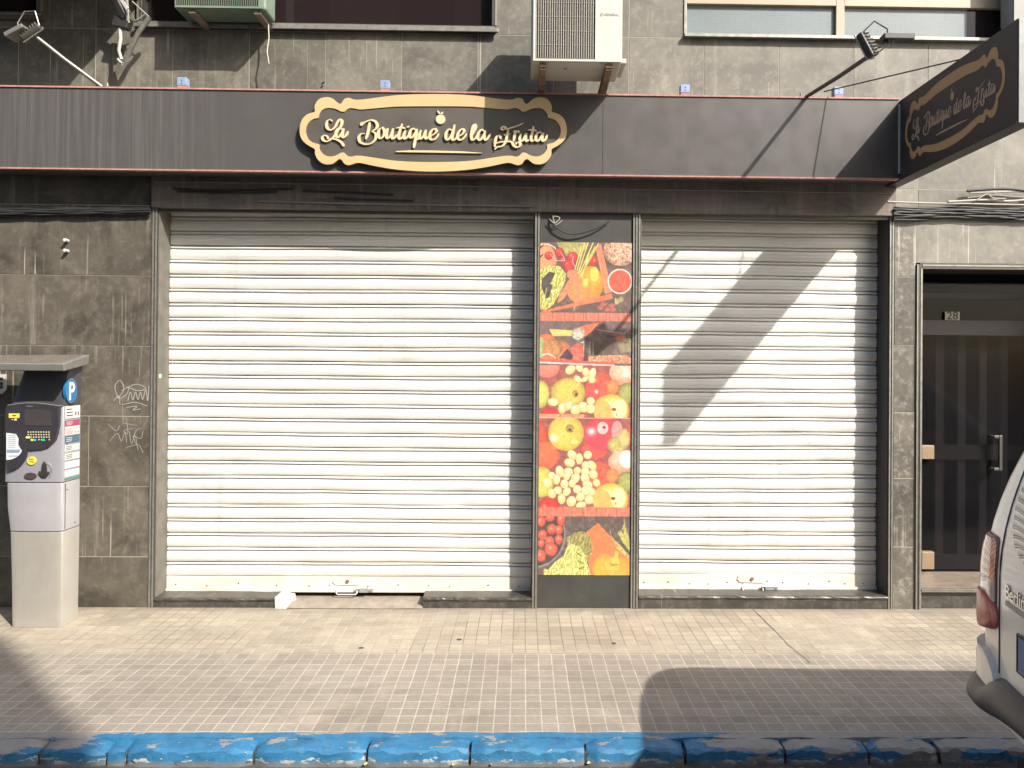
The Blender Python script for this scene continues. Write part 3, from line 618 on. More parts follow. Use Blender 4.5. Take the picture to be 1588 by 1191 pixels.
mb.build('graffiti', gm, bld, label='larger pale graffiti tag scrawled on the stone beside the ticket machine')
mb = MB(); w2 = lambda t, d: 0.8
for s_ in G2: ribbon(mb, s_, w2, wallfn, 0.0, 0.0006)
mb.build('graffiti', gm, bld, label='lower thin white graffiti tag on the stone beside the ticket machine')

# opposite building (behind the viewer, shades the corner of the pavement)
ob = thing('opposite_building', (-4, -12, 0), 'plain plastered block across the street behind the viewer', 'building')
YC = -9.7; XC = -2.34+0.978*(9.7-1.25)
wo = MB().box(-16, XC, -15, YC, RZ, 10.75).build('wall', plain('cream_render', (0.42,0.38,0.32), 0.9, 0, 0.1, 2), ob)
for fl in range(3):
    for i in range(8):
        x = -15+i*2.5; w_ = MB().box(x, x+1.1, YC+0.001, YC+0.05, 1.2+fl*3.2, 2.8+fl*3.2).build('window', M['alu_dk'], ob)

# ================================================================== SHOP SIGN BAND
HY = -0.20
XE = P(1394, 200, HY).x; ZH1 = P(700, 145, HY).z; ZH0 = P(700, 268, HY).z
fa = thing('fascia_board', (0, HY, ZH0), 'long grey fascia board with thin red edges running over both shutters', 'fascia')
fp = MB().box(-6, XE, HY, -0.01, ZH0, ZH1).build('panel', M['fascia'], fa)
mb = MB(); mb.box(-6, XE, HY-0.008, HY+0.03, ZH1+0.0005, ZH1+0.011); mb.build('top_trim', M['red'], fa)
mb = MB(); mb.box(-6, XE, HY-0.008, HY+0.03, ZH0-0.010, ZH0-0.0005); mb.build('bottom_trim', M['red'], fa)
mb = MB(); mb.box(XE-0.004, XE+0.006, HY-0.010, HY-0.0005, ZH0+0.03, ZH1-0.03); mb.build('end_trim', M['white'], fa)
mb = MB(); xm = [P(x, 200, HY).x for x in (935,)]; [mb.box(x-0.0015, x+0.0015, HY-0.0012, HY-0.0002, ZH0, ZH1) for x in xm]; mb.build('joint', M['alu_dk'], fa)

# emblem design in sign-detail coordinates (7.218 per photo pixel, origin 455,140)
ZS = 7.218; CX = 1566.0; CY = 477.0
OU = [(72,430),(85,360),(120,300),(175,262),(240,240),(238,190),(255,140),(290,100),(340,82),(400,80),(450,100),(485,130),(515,152),(540,145),(565,105),(600,87),(640,90),(680,105),(760,105),(900,88),(1100,62),(1300,48),(1566,44)]
OL = [(72,470),(85,530),(120,580),(180,625),(240,660),(243,710),(270,770),(320,815),(380,830),(440,822),(480,795),(515,770),(545,785),(570,820),(610,838),(650,832),(700,815),(760,815),(900,845),(1100,880),(1300,900),(1566,910)]
IU = [(140,450),(150,400),(185,350),(230,320),(280,308),(290,270),(320,225),(370,200),(430,200),(490,215),(530,237),(575,238),(600,215),(640,200),(690,205),(740,215),(800,213),(1000,195),(1200,182),(1566,180)]
IL = [(142,480),(165,540),(215,585),(290,608),(290,650),(320,700),(370,735),(430,742),(490,725),(530,702),(570,700),(600,730),(640,745),(690,735),(760,735),(900,755),(1100,785),(1300,800),(1566,805)]
def loop(Up, Lo):
    half = Lo[::-1]+Up                                # bottom centre -> left -> top centre
    right = [(2*CX-x, y) for (x, y) in half[::-1]][1:-1]
    pts = half+right; n = len(pts); out = []
    for i in range(n):                                # closed Catmull-Rom
        a, b, c, d = (Vector(pts[(i+k) % n]) for k in (-1, 0, 1, 2))
        dens = 3
        for k in range(dens):
            t = k/dens; out.append(0.5*((2*b)+(c-a)*t+(2*a-5*b+4*c-d)*t*t+(3*b-a-3*c+d)*t**3))
    return out
OUT, INN = loop(OU, OL), loop(IU, IL)
def resample(Lp, n):                                  # by angle-free arclength from top centre
    k0 = max(range(len(Lp)), key=lambda i: (-(Lp[i].y) if abs(Lp[i].x-CX) < 30 else -1e9)); Lp = Lp[k0:]+Lp[:k0]
    L = [0]; 
    for i in range(len(Lp)): L.append(L[-1]+(Lp[(i+1) % len(Lp)]-Lp[i]).length)
    res = []; j = 0
    for i in range(n):
        s = L[-1]*i/n
        while L[j+1] < s: j += 1
        t = (s-L[j])/(L[j+1]-L[j]); res.append(Lp[j].lerp(Lp[(j+1) % len(Lp)], t))
    return res
def bridge(mb, fn, d0, d1):                           # border band between OUT and INN (triangulated with holes)
    from mathutils.geometry import tessellate_polygon
    o = [Vector((p.x, p.y, 0)) for p in OUT]; i_ = [Vector((p.x, p.y, 0)) for p in INN]
    tris = tessellate_polygon([o, i_]); allp = o+i_; n = len(allp)
    vs = [fn(p.x, p.y, d1) for p in allp]+[fn(p.x, p.y, d0) for p in allp]; fs = [tuple(t) for t in tris]+[tuple(n+k for k in reversed(t)) for t in tris]
    for off, cnt in ((0, len(o)), (len(o), len(i_))):
        for k in range(cnt): a = off+k; b = off+(k+1) % cnt; fs.append((a, b, n+b, n+a))
    mb.add(vs, fs)
A = 1515.8
def sh(pts): return [(x+A, y) for x, y in pts]
LET = [ # La
 [(440,350),(415,332),(385,345),(372,385),(385,430),(425,447),(465,420),(492,370),(520,330),(545,348),(538,395),(505,450),(465,510),(425,552),(380,575),(338,562),(328,528),(352,508),(382,520),(388,548)],
 [(392,552),(450,545),(510,565),(550,598),(565,632)],
 [(548,440),(512,428),(482,465),(480,515),(508,530),(540,490),(562,435)], [(566,430),(550,500),(562,532),(592,510),(616,462)],
 # B
 [(768,400),(766,372),(800,362)], [(772,392),(810,358),(865,338),(915,350),(942,392),(925,436),(880,462)], [(880,462),(922,490),(920,550),(870,598),(805,606),(748,580),(736,528),(762,492),(800,488)], [(856,360),(845,430),(830,500),(812,552)],
 # outique
 [(992,420),(960,450),(952,505),(975,542),(1008,520),(1022,470),(1005,425),(990,422)], [(1012,440),(1035,452),(1050,440)],
 [(1060,428),(1044,490),(1050,538),(1078,530),(1105,480),(1118,430)], [(1118,430),(1105,500),(1115,546),(1142,530),(1158,500)],
 [(1220,378),(1200,440),(1180,505),(1190,548),(1218,535),(1232,510)], [(1150,428),(1200,420),(1255,430)],
 [(1256,450),(1238,505),(1246,546),(1272,534),(1290,505)], [(1284,406),(1290,420)],
 [(1372,448),(1340,432),(1308,468),(1304,520),(1330,535),(1362,490),(1380,445)], [(1384,436),(1374,520),(1360,590),(1348,650)], [(1376,560),(1400,545),(1420,500)],
 [(1430,448),(1412,505),(1424,546),(1450,530),(1476,480),(1484,448)], [(1486,446),(1474,510),(1488,546),(1512,528),(1530,505)],
 sh([(12,522),(60,495),(88,460),(68,436),(34,455),(12,505),(22,550),(60,556),(95,525),(112,488)])]
LET += [sh(s) for s in [
 # de la
 [(262,455),(228,440),(196,480),(192,535),(215,558),(245,525),(268,465)], [(290,388),(276,455),(262,535),(278,562),(308,540),(325,510)],
 [(325,522),(370,500),(398,460),(378,438),(345,460),(322,510),(335,552),(370,558),(405,525),(425,488)],
 [(472,530),(505,470),(526,412),(514,388),(492,420),(476,500),(486,558),(515,550),(540,510)],
 [(622,462),(590,446),(556,485),(550,540),(575,562),(605,525),(632,465)], [(640,455),(622,530),(640,562),(668,530),(690,490)],
 # Fruta
 [(852,440),(830,448),(815,432),(830,412),(852,418),(868,436),(930,424),(1000,400),(1058,372)],
 [(890,432),(874,520),(856,590),(815,632),(765,640),(738,668)], [(808,548),(795,515),(765,520),(745,565),(738,640)], [(735,610),(775,590),(850,580),(925,582),(950,622),(988,642),(1022,622),(1018,592),(988,590),(975,612)], [(838,508),(870,497),(910,493)],
 [(946,470),(962,462),(966,480),(957,530),(948,575)], [(958,505),(974,470),(998,462),(1006,482)],
 [(1034,490),(1018,540),(1030,574),(1056,562),(1082,510),(1092,486)], [(1094,484),(1084,540),(1098,574),(1124,556)],
 [(1172,408),(1160,470),(1144,535),(1156,574),(1186,560)], [(1108,452),(1150,446),(1205,460)],
 [(1262,484),(1230,474),(1202,510),(1200,556),(1225,572),(1255,530),(1276,486)], [(1286,480),(1270,545),(1284,574),(1310,545),(1326,500)]]]
def emblem(root, fn, t_back, name, scale_d=1.0):
    s = thing(*root); k = scale_d
    bk = MB().prism([(p.x, p.y) for p in OUT], fn, 0, t_back*k).build('backing_panel', M['signblack'] if k == 1 else M['projblack'], s)
    mb = MB(); bridge(mb, fn, t_back*k+0.0002, (t_back+0.006)*k+0.0002); mb.build('border', M['gold'], s)
    mb = MB(); wf = lambda t, d: (13+20*abs(d.x*0.25+d.y*0.97)**1.5)*(0.55+0.45*min(1, 5*t, 5*(1-t)))
    for i, st in enumerate(LET): ribbon(mb, st, wf, fn, t_back*k+0.0003, (t_back+0.011)*k+0.0001*i, 0.0018*k)
    mb.build('lettering', M['lettergold'], s)
    bar = [(1148,684),(1300,676),(1566,678),(1900,688),(2110,704),(2112,709),(1900,706),(1566,700),(1150,694)]
    MB().prism(bar, fn, t_back*k+0.0003, (t_back+0.011)*k).build('underline', M['lettergold'], s)
    cx, cy = 133+A, 328; poly = [(cx+53*math.cos(q/24*6.2832), cy+53*math.sin(q/24*6.2832)) for q in range(24)]
    mb = MB().prism(poly, fn, t_back*k+0.0003, (t_back+0.011)*k)
    mb.prism([(cx-40,cy-102),(cx-8,cy-82),(cx+2,cy-56),(cx-30,cy-66)], fn, t_back*k+0.0003, (t_back+0.0115)*k); mb.prism([(cx+2,cy-56),(cx+8,cy-74),(cx+28,cy-86),(cx+26,cy-62)], fn, t_back*k+0.0003, (t_back+0.012)*k)
    mb.build('fruit_icon', M['lettergold'], s); return s
def headfn(u, v, d):
    p = P(455+u/ZS, 140+v/ZS, HY-0.04); return (p.x, HY-0.0005-d, p.z)
emblem(('shop_sign', (P(672, 207, HY).x, HY, P(672, 207, HY).z), 'shop sign with scalloped cream border and script lettering mounted flat on the fascia board', 'shop sign'), headfn, 0.036, 'shop_sign')

# projecting sign -----------------------------------------------------
XS = XE+0.004; ZP0 = PXp(1394, 281, XS).z; ZP1 = PXp(1394, 157, XS).z; YO = PXp(1578, 100, XS).y; TH = 0.085
ps = thing('projecting_sign', (XS, 0, ZP0), 'dark double-sided sign box sticking out over the pavement at the end of the fascia', 'hanging sign')
MB().box(XS, XS+TH, YO, -0.007, ZP0, ZP1).build('box', M['projblack'], ps, bevel=0.003)
mb = MB(); mb.box(XS+0.004, XS+TH-0.004, YO-0.006, YO-0.0003, ZP0+0.004, ZP1-0.004); mb.build('end_cap', plain('pale_end_cap', (0.17,0.175,0.175), 0.4, 0.2), ps)
mb = MB(); mb.box(XS-0.005, XS-0.0003, YO+0.002, -0.21, ZP0+0.001, ZP0+0.010); mb.build('edge_trim', M['alu_dk'], ps)
yA = PXp(1404, 200, XS).y; yB = PXp(1559, 110, XS).y; zC = (ZP0+ZP1)/2+0.005; zk = (ZP1-ZP0)*0.80/866
def projfn(u, v, d):
    t = (u-72)/(2*(CX-72)); return (XS-0.0004-d, yA+(yB-yA)*t, zC-(v-CY)*zk)
MB_keep = M['gold'], M['lettergold']
M['gold'] = plain('tan_vinyl', (0.40,0.25,0.12), 0.5, 0, 0.06, 9); M['lettergold'] = plain('pale_tan_vinyl', (0.36,0.27,0.19), 0.5, 0, 0.06, 9)
def proj_graphics():
    k = 0.12; mb = MB(); bridge(mb, projfn, 0.0, 0.001); mb.build('border', M['gold'], ps)
    mb = MB(); wf = lambda t, d: (13+20*abs(d.x*0.25+d.y*0.97)**1.5)*(0.55+0.45*min(1, 5*t, 5*(1-t)))
    for i, st in enumerate(LET): ribbon(mb, st, wf, projfn, 0.0, 0.0008+0.00003*i, 0.0005)
    bar = [(1148,684),(1300,676),(1566,678),(1900,688),(2110,704),(2112,709),(1900,706),(1566,700),(1150,694)]
    mb.prism(bar, projfn, 0, 0.001); mb.build('lettering', M['lettergold'], ps)
    cx, cy = 133+A, 328; poly = [(cx+53*math.cos(q/24*6.2832), cy+53*math.sin(q/24*6.2832)) for q in range(24)]
    mb = MB().prism(poly, projfn, 0, 0.001); mb.prism([(cx-40,cy-102),(cx-8,cy-82),(cx+2,cy-56),(cx-30,cy-66)], projfn, 0, 0.0012); mb.build('fruit_icon', M['gold'], ps)
proj_graphics(); M['gold'], M['lettergold'] = MB_keep
# guy wire
a = P(1278, 142, HY+0.02); b = PXp(1490, 92, XS+0.02)
gw = MB().tube([a, b], 0.004, 6).build('guy_wire', M['cable'], None, smooth=60); tag(gw, 'thin black guy wire from the fascia top to the projecting sign', 'wire')

# spotlights on arms ---------------------------------------------------
def spotlight(bx, tip, label, flip):
    base = P(bx[0], bx[1], HY+0.02); base.z = ZH1+0.014
    r = thing('arm_spotlight', base, label, 'lamp', 'spotlights on arms over the shop sign'); T = Vector(tip)
    MB().box(base.x-0.05, base.x+0.05, base.y-0.02, base.y+0.06, ZH1+0.0115, ZH1+0.016).build('base_plate', M['alu'], r)
    mid = base.lerp(T, 0.55)+Vector((0, 0, -0.004)); MB().tube([base+Vector((0,0,0.004)), mid, T], 0.0125, 10).build('arm', M['alu_lt'] if flip else M['alu_dk'], r, smooth=50)
    mb = MB(); [mb.tube([base+Vector((dx, 0.0, -0.002)), base+Vector((dx, 0.0, 0.03))], 0.006, 6) for dx in (-0.035, 0.035)]; mb.build('bolt', M['alu_lt'], r)
    # floodlight head, tilted back to the wall: ribbed housing, front frame, U bracket, visor
    k = -1 if flip else 1
    c = T+Vector((-0.025*k, -0.01, 0.045)); sx = Vector((0.48*k, 0.0, -0.88)).normalized(); dirv = Vector((-0.55*k, 0.75, -0.30)); dirv = (dirv-sx*dirv.dot(sx)).normalized(); sy = dirv.cross(sx)
    if flip: sx = Vector((0.75, 0.1, 0.62)).normalized(); dirv = Vector((0.3, 0.6, -0.6)); dirv = (dirv-sx*dirv.dot(sx)).normalized(); sy = dirv.cross(sx); c = T+Vector((-0.02, -0.0, 0.02))
    hd = MB(); hd.obox(c, sx*0.068, sy*0.045, dirv*0.016); hd = hd.build('lamp_head', M['alu'] if flip else M['alu_dk'], r, bevel=0.010)
    MB().obox(c+dirv*0.020, sx*0.073, sy*0.050, dirv*0.0035).build('front_frame', M['alu_lt'], hd, bevel=0.002)
    MB().obox(c+dirv*0.025, sx*0.060, sy*0.038, dirv*0.001).build('lens', M['winglass'], hd)
    mb = MB(); [mb.obox(c-dirv*0.020+sx*q, sx*0.002, sy*0.034, dirv*0.006) for q in np.linspace(-0.055, 0.055, 7)]; mb.build('cooling_fin', M['alu_lt'], hd)
    e0, e1 = c-sx*0.066, c+sx*0.066; o_ = Vector((0.075*k, -0.01, 0.06)) if not flip else Vector((-0.03, 0.0, 0.10))
    MB().tube([e0, e0+o_*0.8+Vector((0,0,0.01)), c+o_*1.25, e1+o_*0.9, e1], 0.0038, 6).build('bracket', M['alu_lt'] if flip else M['alu_dk'], r, smooth=40)
    if not flip:
        v = c+Vector((0.150, 0.0, 0.035)); MB().obox(v, (0.078,0,0.0), (0,0.03,0), (0,0,0.014)).build('ballast_box', M['alu_dk'], r, bevel=0.003)
        MB().tube([c+sx*0.02, c+Vector((0.06, 0, -0.01)), v-Vector((0.05,0,0.012))], 0.009, 6).build('lead', M['cable'], r, smooth=40)
        mb = MB(); mb.tube([v-Vector((0.03,0.02,0.015)), v-Vector((0.035,0.02,0.05)), v-Vector((0.05,0.02,0.062))], 0.003, 5); mb.build('loose_wire', M['cable'], r)
    else:
        MB().obox(c+Vector((-0.06,-0.02,-0.02)), (0.055,0,0.03), (0,0.05,0), (-0.006,0,0.012)).build('visor', M['alu_lt'], r, bevel=0.004)
    return r
Tr = P(1352, 84, -1.255); Tl = P(52, 54, -0.34)
spotlight((1250, 155), Tr, 'black spotlight on a long arm in front of the frosted window, near the projecting sign', False)
spotlight((158, 134), Tl, 'grey dusty spotlight on an arm in the shaded top left corner', True)

# small pale boxes on top of the fascia --------------------------------
def clampbox(px, label):
    a = P(px, 127, HY+0.03); z = ZH1+0.012; r = thing('junction_box', (a.x, HY+0.03, z), label, 'junction box', 'small pale blue boxes along the top of the fascia')
    MB().box(a.x-0.030, a.x+0.030, HY, HY+0.05, z+0.016, z+0.07).build('box', M['dustybox'], r, bevel=0.003)
    MB().box(a.x-0.026, a.x+0.028, HY+0.002, HY+0.048, z, z+0.0155).build('foot', M['red'], r)
    mb = MB(); [mb.disc((a.x+dx, HY-0.0002, z+dz_), (0.003,0,0), (0,0,0.003), (0,-0.003,0), 8) for dx, dz_ in ((0.002,0.03),(0.002,0.05))]; mb.build('screw', M['alu_dk'], r)
clampbox(285, 'small pale box on the fascia under the green air conditioner, leftmost of four')
clampbox(598, 'small pale box on the fascia above the shop sign lettering')
clampbox(1061, 'small pale box on the fascia right of the white air conditioner, below the window corner')
clampbox(1298, 'small pale box on the fascia beside the black spotlight arm, rightmost of four')

# ================================================================== AIR CONDITIONERS
def aircon(x0, x1, y0, y1, z0, z1, mat, label, grille=(0.07, 0.62), brackets='strut', horiz=False, logo=False, chamfer=0.02):
    r = thing('air_conditioner', ((x0+x1)/2, y1, z0), label, 'air conditioner', 'air conditioning units on the facade'); W = x1-x0
    MB().box(x0, x1, y0+0.012, y1, z0, z1).build('casing', mat, r, bevel=chamfer, seg=3)
    gx0, gx1 = x0+W*grille[0], x0+W*grille[1]; gz0, gz1 = z0+0.018, z1-0.02
    mb = MB(); mb.box(x0+0.012, gx0, y0, y0+0.0115, z0+0.004, z1-0.004); mb.box(gx1, x1-0.012, y0, y0+0.0115, z0+0.004, z1-0.004); mb.box(gx0+0.0005, gx1-0.0005, y0, y0+0.0115, z0+0.004, gz0); mb.box(gx0+0.0005, gx1-0.0005, y0, y0+0.0115, gz1, z1-0.004)
    mb.build('front_panel', mat, r)
    n = NM('condenser_fins', 0.6); f = n.noise((60,1,6), 4); g2 = n.noise(7, 3)
    n.col(n.mix(g2, n.mix(f, (0.010,0.008,0.006,1), (0.055,0.042,0.028,1)), (0.065,0.055,0.042,1)))
    MB().box(gx0, gx1, y0+0.0085, y0+0.0118, gz0, gz1).build('coil', n.m, r)
    mb = MB(); k = int((gx1-gx0)/0.0135)
    for i in range(k+1):
        x = gx0+(gx1-gx0)*i/k; mb.box(x-0.0013, x+0.0013, y0-0.003, y0+0.0005, gz0, gz1)
    for i in range(1, 6): z = gz0+(gz1-gz0)*i/6; mb.box(gx0, gx1, y0+0.004, y0+0.006, z-0.0006, z+0.0006)
    mb.build('grille', mat, r)
    if logo:
        lx = gx1+(x1-gx1)*0.22; lz = P(940, 24, y0).z; mb = MB()
        mb.tube([(lx+0.008*math.cos(q/12*6.2832), y0-0.001, lz+0.004+0.008*math.sin(q/12*6.2832)) for q in range(11)], 0.0016, 4)
        textmesh('GENERAL', 0.022, lambda u, v, d: (lx+0.013+u, y0-0.0004-d, lz-0.003+v), 0, 0.001, mb); mb.build('logo', plain('grey_print', (0.22,0.21,0.20), 0.5), r)
        mb = MB(); [mb.box(a_, a_+0.02, y0+0.1, y0+0.11, z0-0.0015, z0+0.001) for a_ in (x0+0.2, x0+0.203)]
        [mb.disc((x0+0.07+q*0.36, y0+0.02, z0-0.001), (0.005,0,0), (0,0.005,0), (0,0,-0.002), 8) for q in (0, 1)]; mb.build('drain_hole', M['alu_dk'], r)
    if brackets:
        for bx in brackets:
            b = MB(); b.box(bx-0.021, bx+0.021, y0+0.02, -0.006, z0-0.024, z0-0.001)
            if brackets[0] > -1:
                b.bar((bx, y0+0.03, z0-0.03), (bx, -0.02, z0-0.075), 0.014, 0.040, (1,0,0)); b.box(bx-0.024, bx+0.024, -0.018, -0.006, z0-0.2, z0-0.024)
            b.build('bracket', M['rust'] if brackets[0] > -1 else M['concrete'], r, bevel=0.002)
    return r
AY0, AY1 = -0.556, -0.234
aw = aircon(P(824, 50, AY0).x, P(966, 50, AY0).x, AY0, AY1, P(900, 96, AY0).z, 4.02, M['acwhite'], 'yellowed white air conditioner on rusty brackets between the two windows', (0.055, 0.70), [P(842, 98, AY0).x, P(945, 98, AY0).x], logo=True)
sx_ = P(966, 50, AY0).x; MB().box(sx_+0.0005, sx_+0.03, AY0+0.06, AY1-0.03, P(900, 96, AY0).z+0.02, P(965, 84, AY0).z+0.0).build('valve_cover', M['acwhite'], aw, bevel=0.006)
GY0 = -0.262
aircon(P(268, 5, GY0).x, P(411, 5, GY0).x, GY0, -0.055, P(340, 13, GY0).z, 4.5, M['acgreen'], 'old green air conditioner hung across the dark window', (0.03, 0.93), [P(295, 20, GY0).x, P(397, 20, GY0).x])
RY0 = -0.19
aircon(P(1570, 10, RY0).x, P(1570, 10, RY0).x+0.6, RY0, -0.055, P(1574, 33, RY0).z, 4.5, plain('aged_grey_enamel', (0.22,0.215,0.195), 0.5), 'corner of a pale air conditioner above the projecting sign at the right edge', (0.15, 0.65), None)
# cable hanging from the green unit
p = [P(416, 38, -0.1), P(417, 58, -0.11), P(414, 80, -0.12), P(417, 99, -0.12)]
tag(MB().tube(p, 0.005, 6).build('hanging_cable', M['cable_w'], None, smooth=60), 'short white cable end hanging from the green air conditioner', 'cable')

# broken bracket with pipes, left of the green unit ----------------------
br = thing('pipe_bracket', P(205, 60, -0.1), 'bent bracket of old metal pipes hanging beside the left window edge', 'bracket')
MB().tube([P(186, 44, -0.14), P(187, 60, -0.14), P(184, 78, -0.13), P(188, 92, -0.12)], 0.011, 10).build('bent_pipe', M['white'], br, smooth=50)
mb = MB(); mb.tube([P(232, 27, -0.16), P(215, 50, -0.15), P(197, 88, -0.12)], 0.016, 10); mb.build('conduit', M['alu_lt'], br, smooth=50)
mb = MB(); mb.bar(P(172, -14, -0.2), P(198, 36, -0.14), 0.035, 0.02, (0,1,0)); mb.build('strut', M['cable_g'], br, bevel=0.003)
mb = MB(); mb.bar(P(196, -10, -0.21), P(199, 35, -0.15), 0.012, 0.012, (0,1,0)); mb.bar(P(178, -16, -0.23), P(198, 14, -0.2), 0.02, 0.01, (0,1,0)); mb.build('rod', M['white'], br)
mb = MB(); mb.tube([P(205, 2, -0.18), P(231, 26, -0.17)], 0.004, 6); mb.tube([P(199, 14, -0.16), P(210, 32, -0.1), P(225, 22, -0.1)], 0.003, 6); mb.build('wire', M['cable_w'], br)
mb = MB(); mb.obox(P(190, 36, -0.13), (0.05,0,-0.01), (0,0.03,0), (0.01,0,0.035)); mb.build('clamp', M['alu_dk'], br, bevel=0.006)
mb = MB(); mb.tube([P(182, 92, -0.06), P(190, 100, -0.09), P(198, 96, -0.06)], 0.010, 8); mb.build('elbow', M['white'], br, smooth=50)
# broken hook
tag(MB().tube([P(497, 137, -0.14), P(500, 133, -0.14), P(499, 130, -0.13), P(503, 127, -0.13)], 0.006, 6).build('hook', M['cable'], None), 'small black hook on the fascia edge above the left tip of the shop sign', 'hook')

# ================================================================== CABLES
def cable(pts, r, mat, label, group=None, jit=0.0, name='cable'):
    full = []
    V = [Vector(p) for p in pts]; E = [V[0]*2-V[1]]+V+[V[-1]*2-V[-2]]
    for i in range(1, len(E)-2):
        for k in range(10):
            t = k/10; a, b, c, d = E[i-1], E[i], E[i+1], E[i+2]; full.append(0.5*((2*b)+(c-a)*t+(2*a-5*b+4*c-d)*t*t+(3*b-a-3*c+d)*t**3)+Vector((0, random.uniform(-jit, jit), random.uniform(-jit, jit))))
    full.append(V[-1]); return tag(MB().tube(full, r, 8).build(name, mat, None, smooth=60), label, 'cable', group)
gR = 'cables strung along the wall over the entrance'
for i, (r_, mt, ys, lab) in enumerate([
    (0.006, 'cable_w', [(1376, 313), (1440, 315), (1500, 316), (1600, 318)], 'lowest pale cable over the entrance, starting at the shutter corner'),
    (0.008, 'cable_w', [(1470, 313), (1530, 310), (1560, 312), (1605, 309)], 'thick pale cable over the entrance, just above the black bundle'),
    (0.006, 'cable_g', [(1500, 307), (1540, 303), (1580, 306), (1605, 304)], 'grey cable between the pale cables over the entrance'),
    (0.006, 'cable_w', [(1504, 299), (1550, 298), (1580, 297), (1605, 301)], 'upper pale cable over the entrance, under the topmost black one'),
    (0.009, 'cable', [(1500, 296), (1545, 293), (1575, 294), (1605, 299)], 'thick black cable, topmost over the entrance'),
    (0.004, 'cable_w', [(1515, 310), (1524, 304), (1532, 301), (1540, 307), (1560, 308)], 'short twisted white wire tied round the cables over the entrance')]):
    cable([P(x, y, -0.03-0.004*i) for x, y in ys], r_, M[mt], lab, gR, 0.0006)
# black bundles of many thin cables, left and right of the shutters
def bundle(x0, x1, y0, y1, label, ties=()):
    mb = MB(); k = 9
    for i in range(k):
        f = (i+0.5)/k; pts = []
        for q in range(17):
            t = q/16; x = x0+(x1-x0)*t; base = y0(x)+(y1(x)-y0(x))*f; pts.append(P(x, base+0.9*math.sin(q*0.7+i*2.3)+random.uniform(-0.5, 0.5), -0.024-0.014*math.sin(f*3.14)-0.006*math.sin(q*0.9+i*4)))
        mb.tube(pts, (0.0075, 0.0055, 0.0095, 0.006)[i % 4], 6)
    o = mb.build('cable_bundle', M['cable'], None, smooth=60); tag(o, label, 'cable bundle'); return o
bundle(1386, 1610, lambda x: 320+(x-1386)*0.012, lambda x: 338+5*abs(math.sin((x-1480)/100*3.14*0.5))*0.8, 'black bundle of cables sagging along the wall over the entrance')
bundle(-30, 233, lambda x: 323-(x)*0.004, lambda x: 335-(x)*0.012, 'black bundle of cables along the wall left of the wide shutter')
gL = 'cables under the fascia board'
for i, (r_, mt, ys, lab) in enumerate([
    (0.007, 'cable', [(268, 292), (330, 295), (400, 294), (455, 293)], 'black cable under the fascia above the left half of the wide shutter'),
    (0.006, 'cable', [(275, 297), (340, 299), (380, 299), (430, 298)], 'second black cable, just below the first, over the wide shutter'),
    (0.007, 'cable', [(470, 296), (500, 297), (560, 299), (610, 302)], 'black cable below the shop sign over the middle of the wide shutter'),
    (0.006, 'cable', [(520, 307), (560, 309), (600, 310), (640, 311)], 'short black cable near the shutter top below the shop sign'),
    (0.005, 'cable_g', [(240, 282), (420, 284), (620, 287), (835, 291), (1000, 294), (1200, 297), (1384, 300)], 'long grey cable along the whole band over both shutters'),
    (0.006, 'cable_g', [(400, 312), (560, 316), (700, 318), (830, 320)], 'grey cable along the top edge of the wide shutter')]):
    cable([P(x, y, -0.038) for x, y in ys], r_, M[mt], lab, gL, 0.0005)
cable([P(856, 334, -0.02), P(860, 350, -0.03), P(885, 363, -0.03), P(920, 356, -0.03), P(945, 343, -0.02)], 0.005, M['cable'], 'black cable hanging in a loop above the fruit mural')
cable([P(852, 340, -0.03), P(860, 346, -0.035), P(868, 338, -0.035), P(858, 336, -0.03), P(862, 348, -0.03), P(872, 342, -0.03)], 0.003, M['cable_w'], 'tangle of thin white wire above the fruit mural')

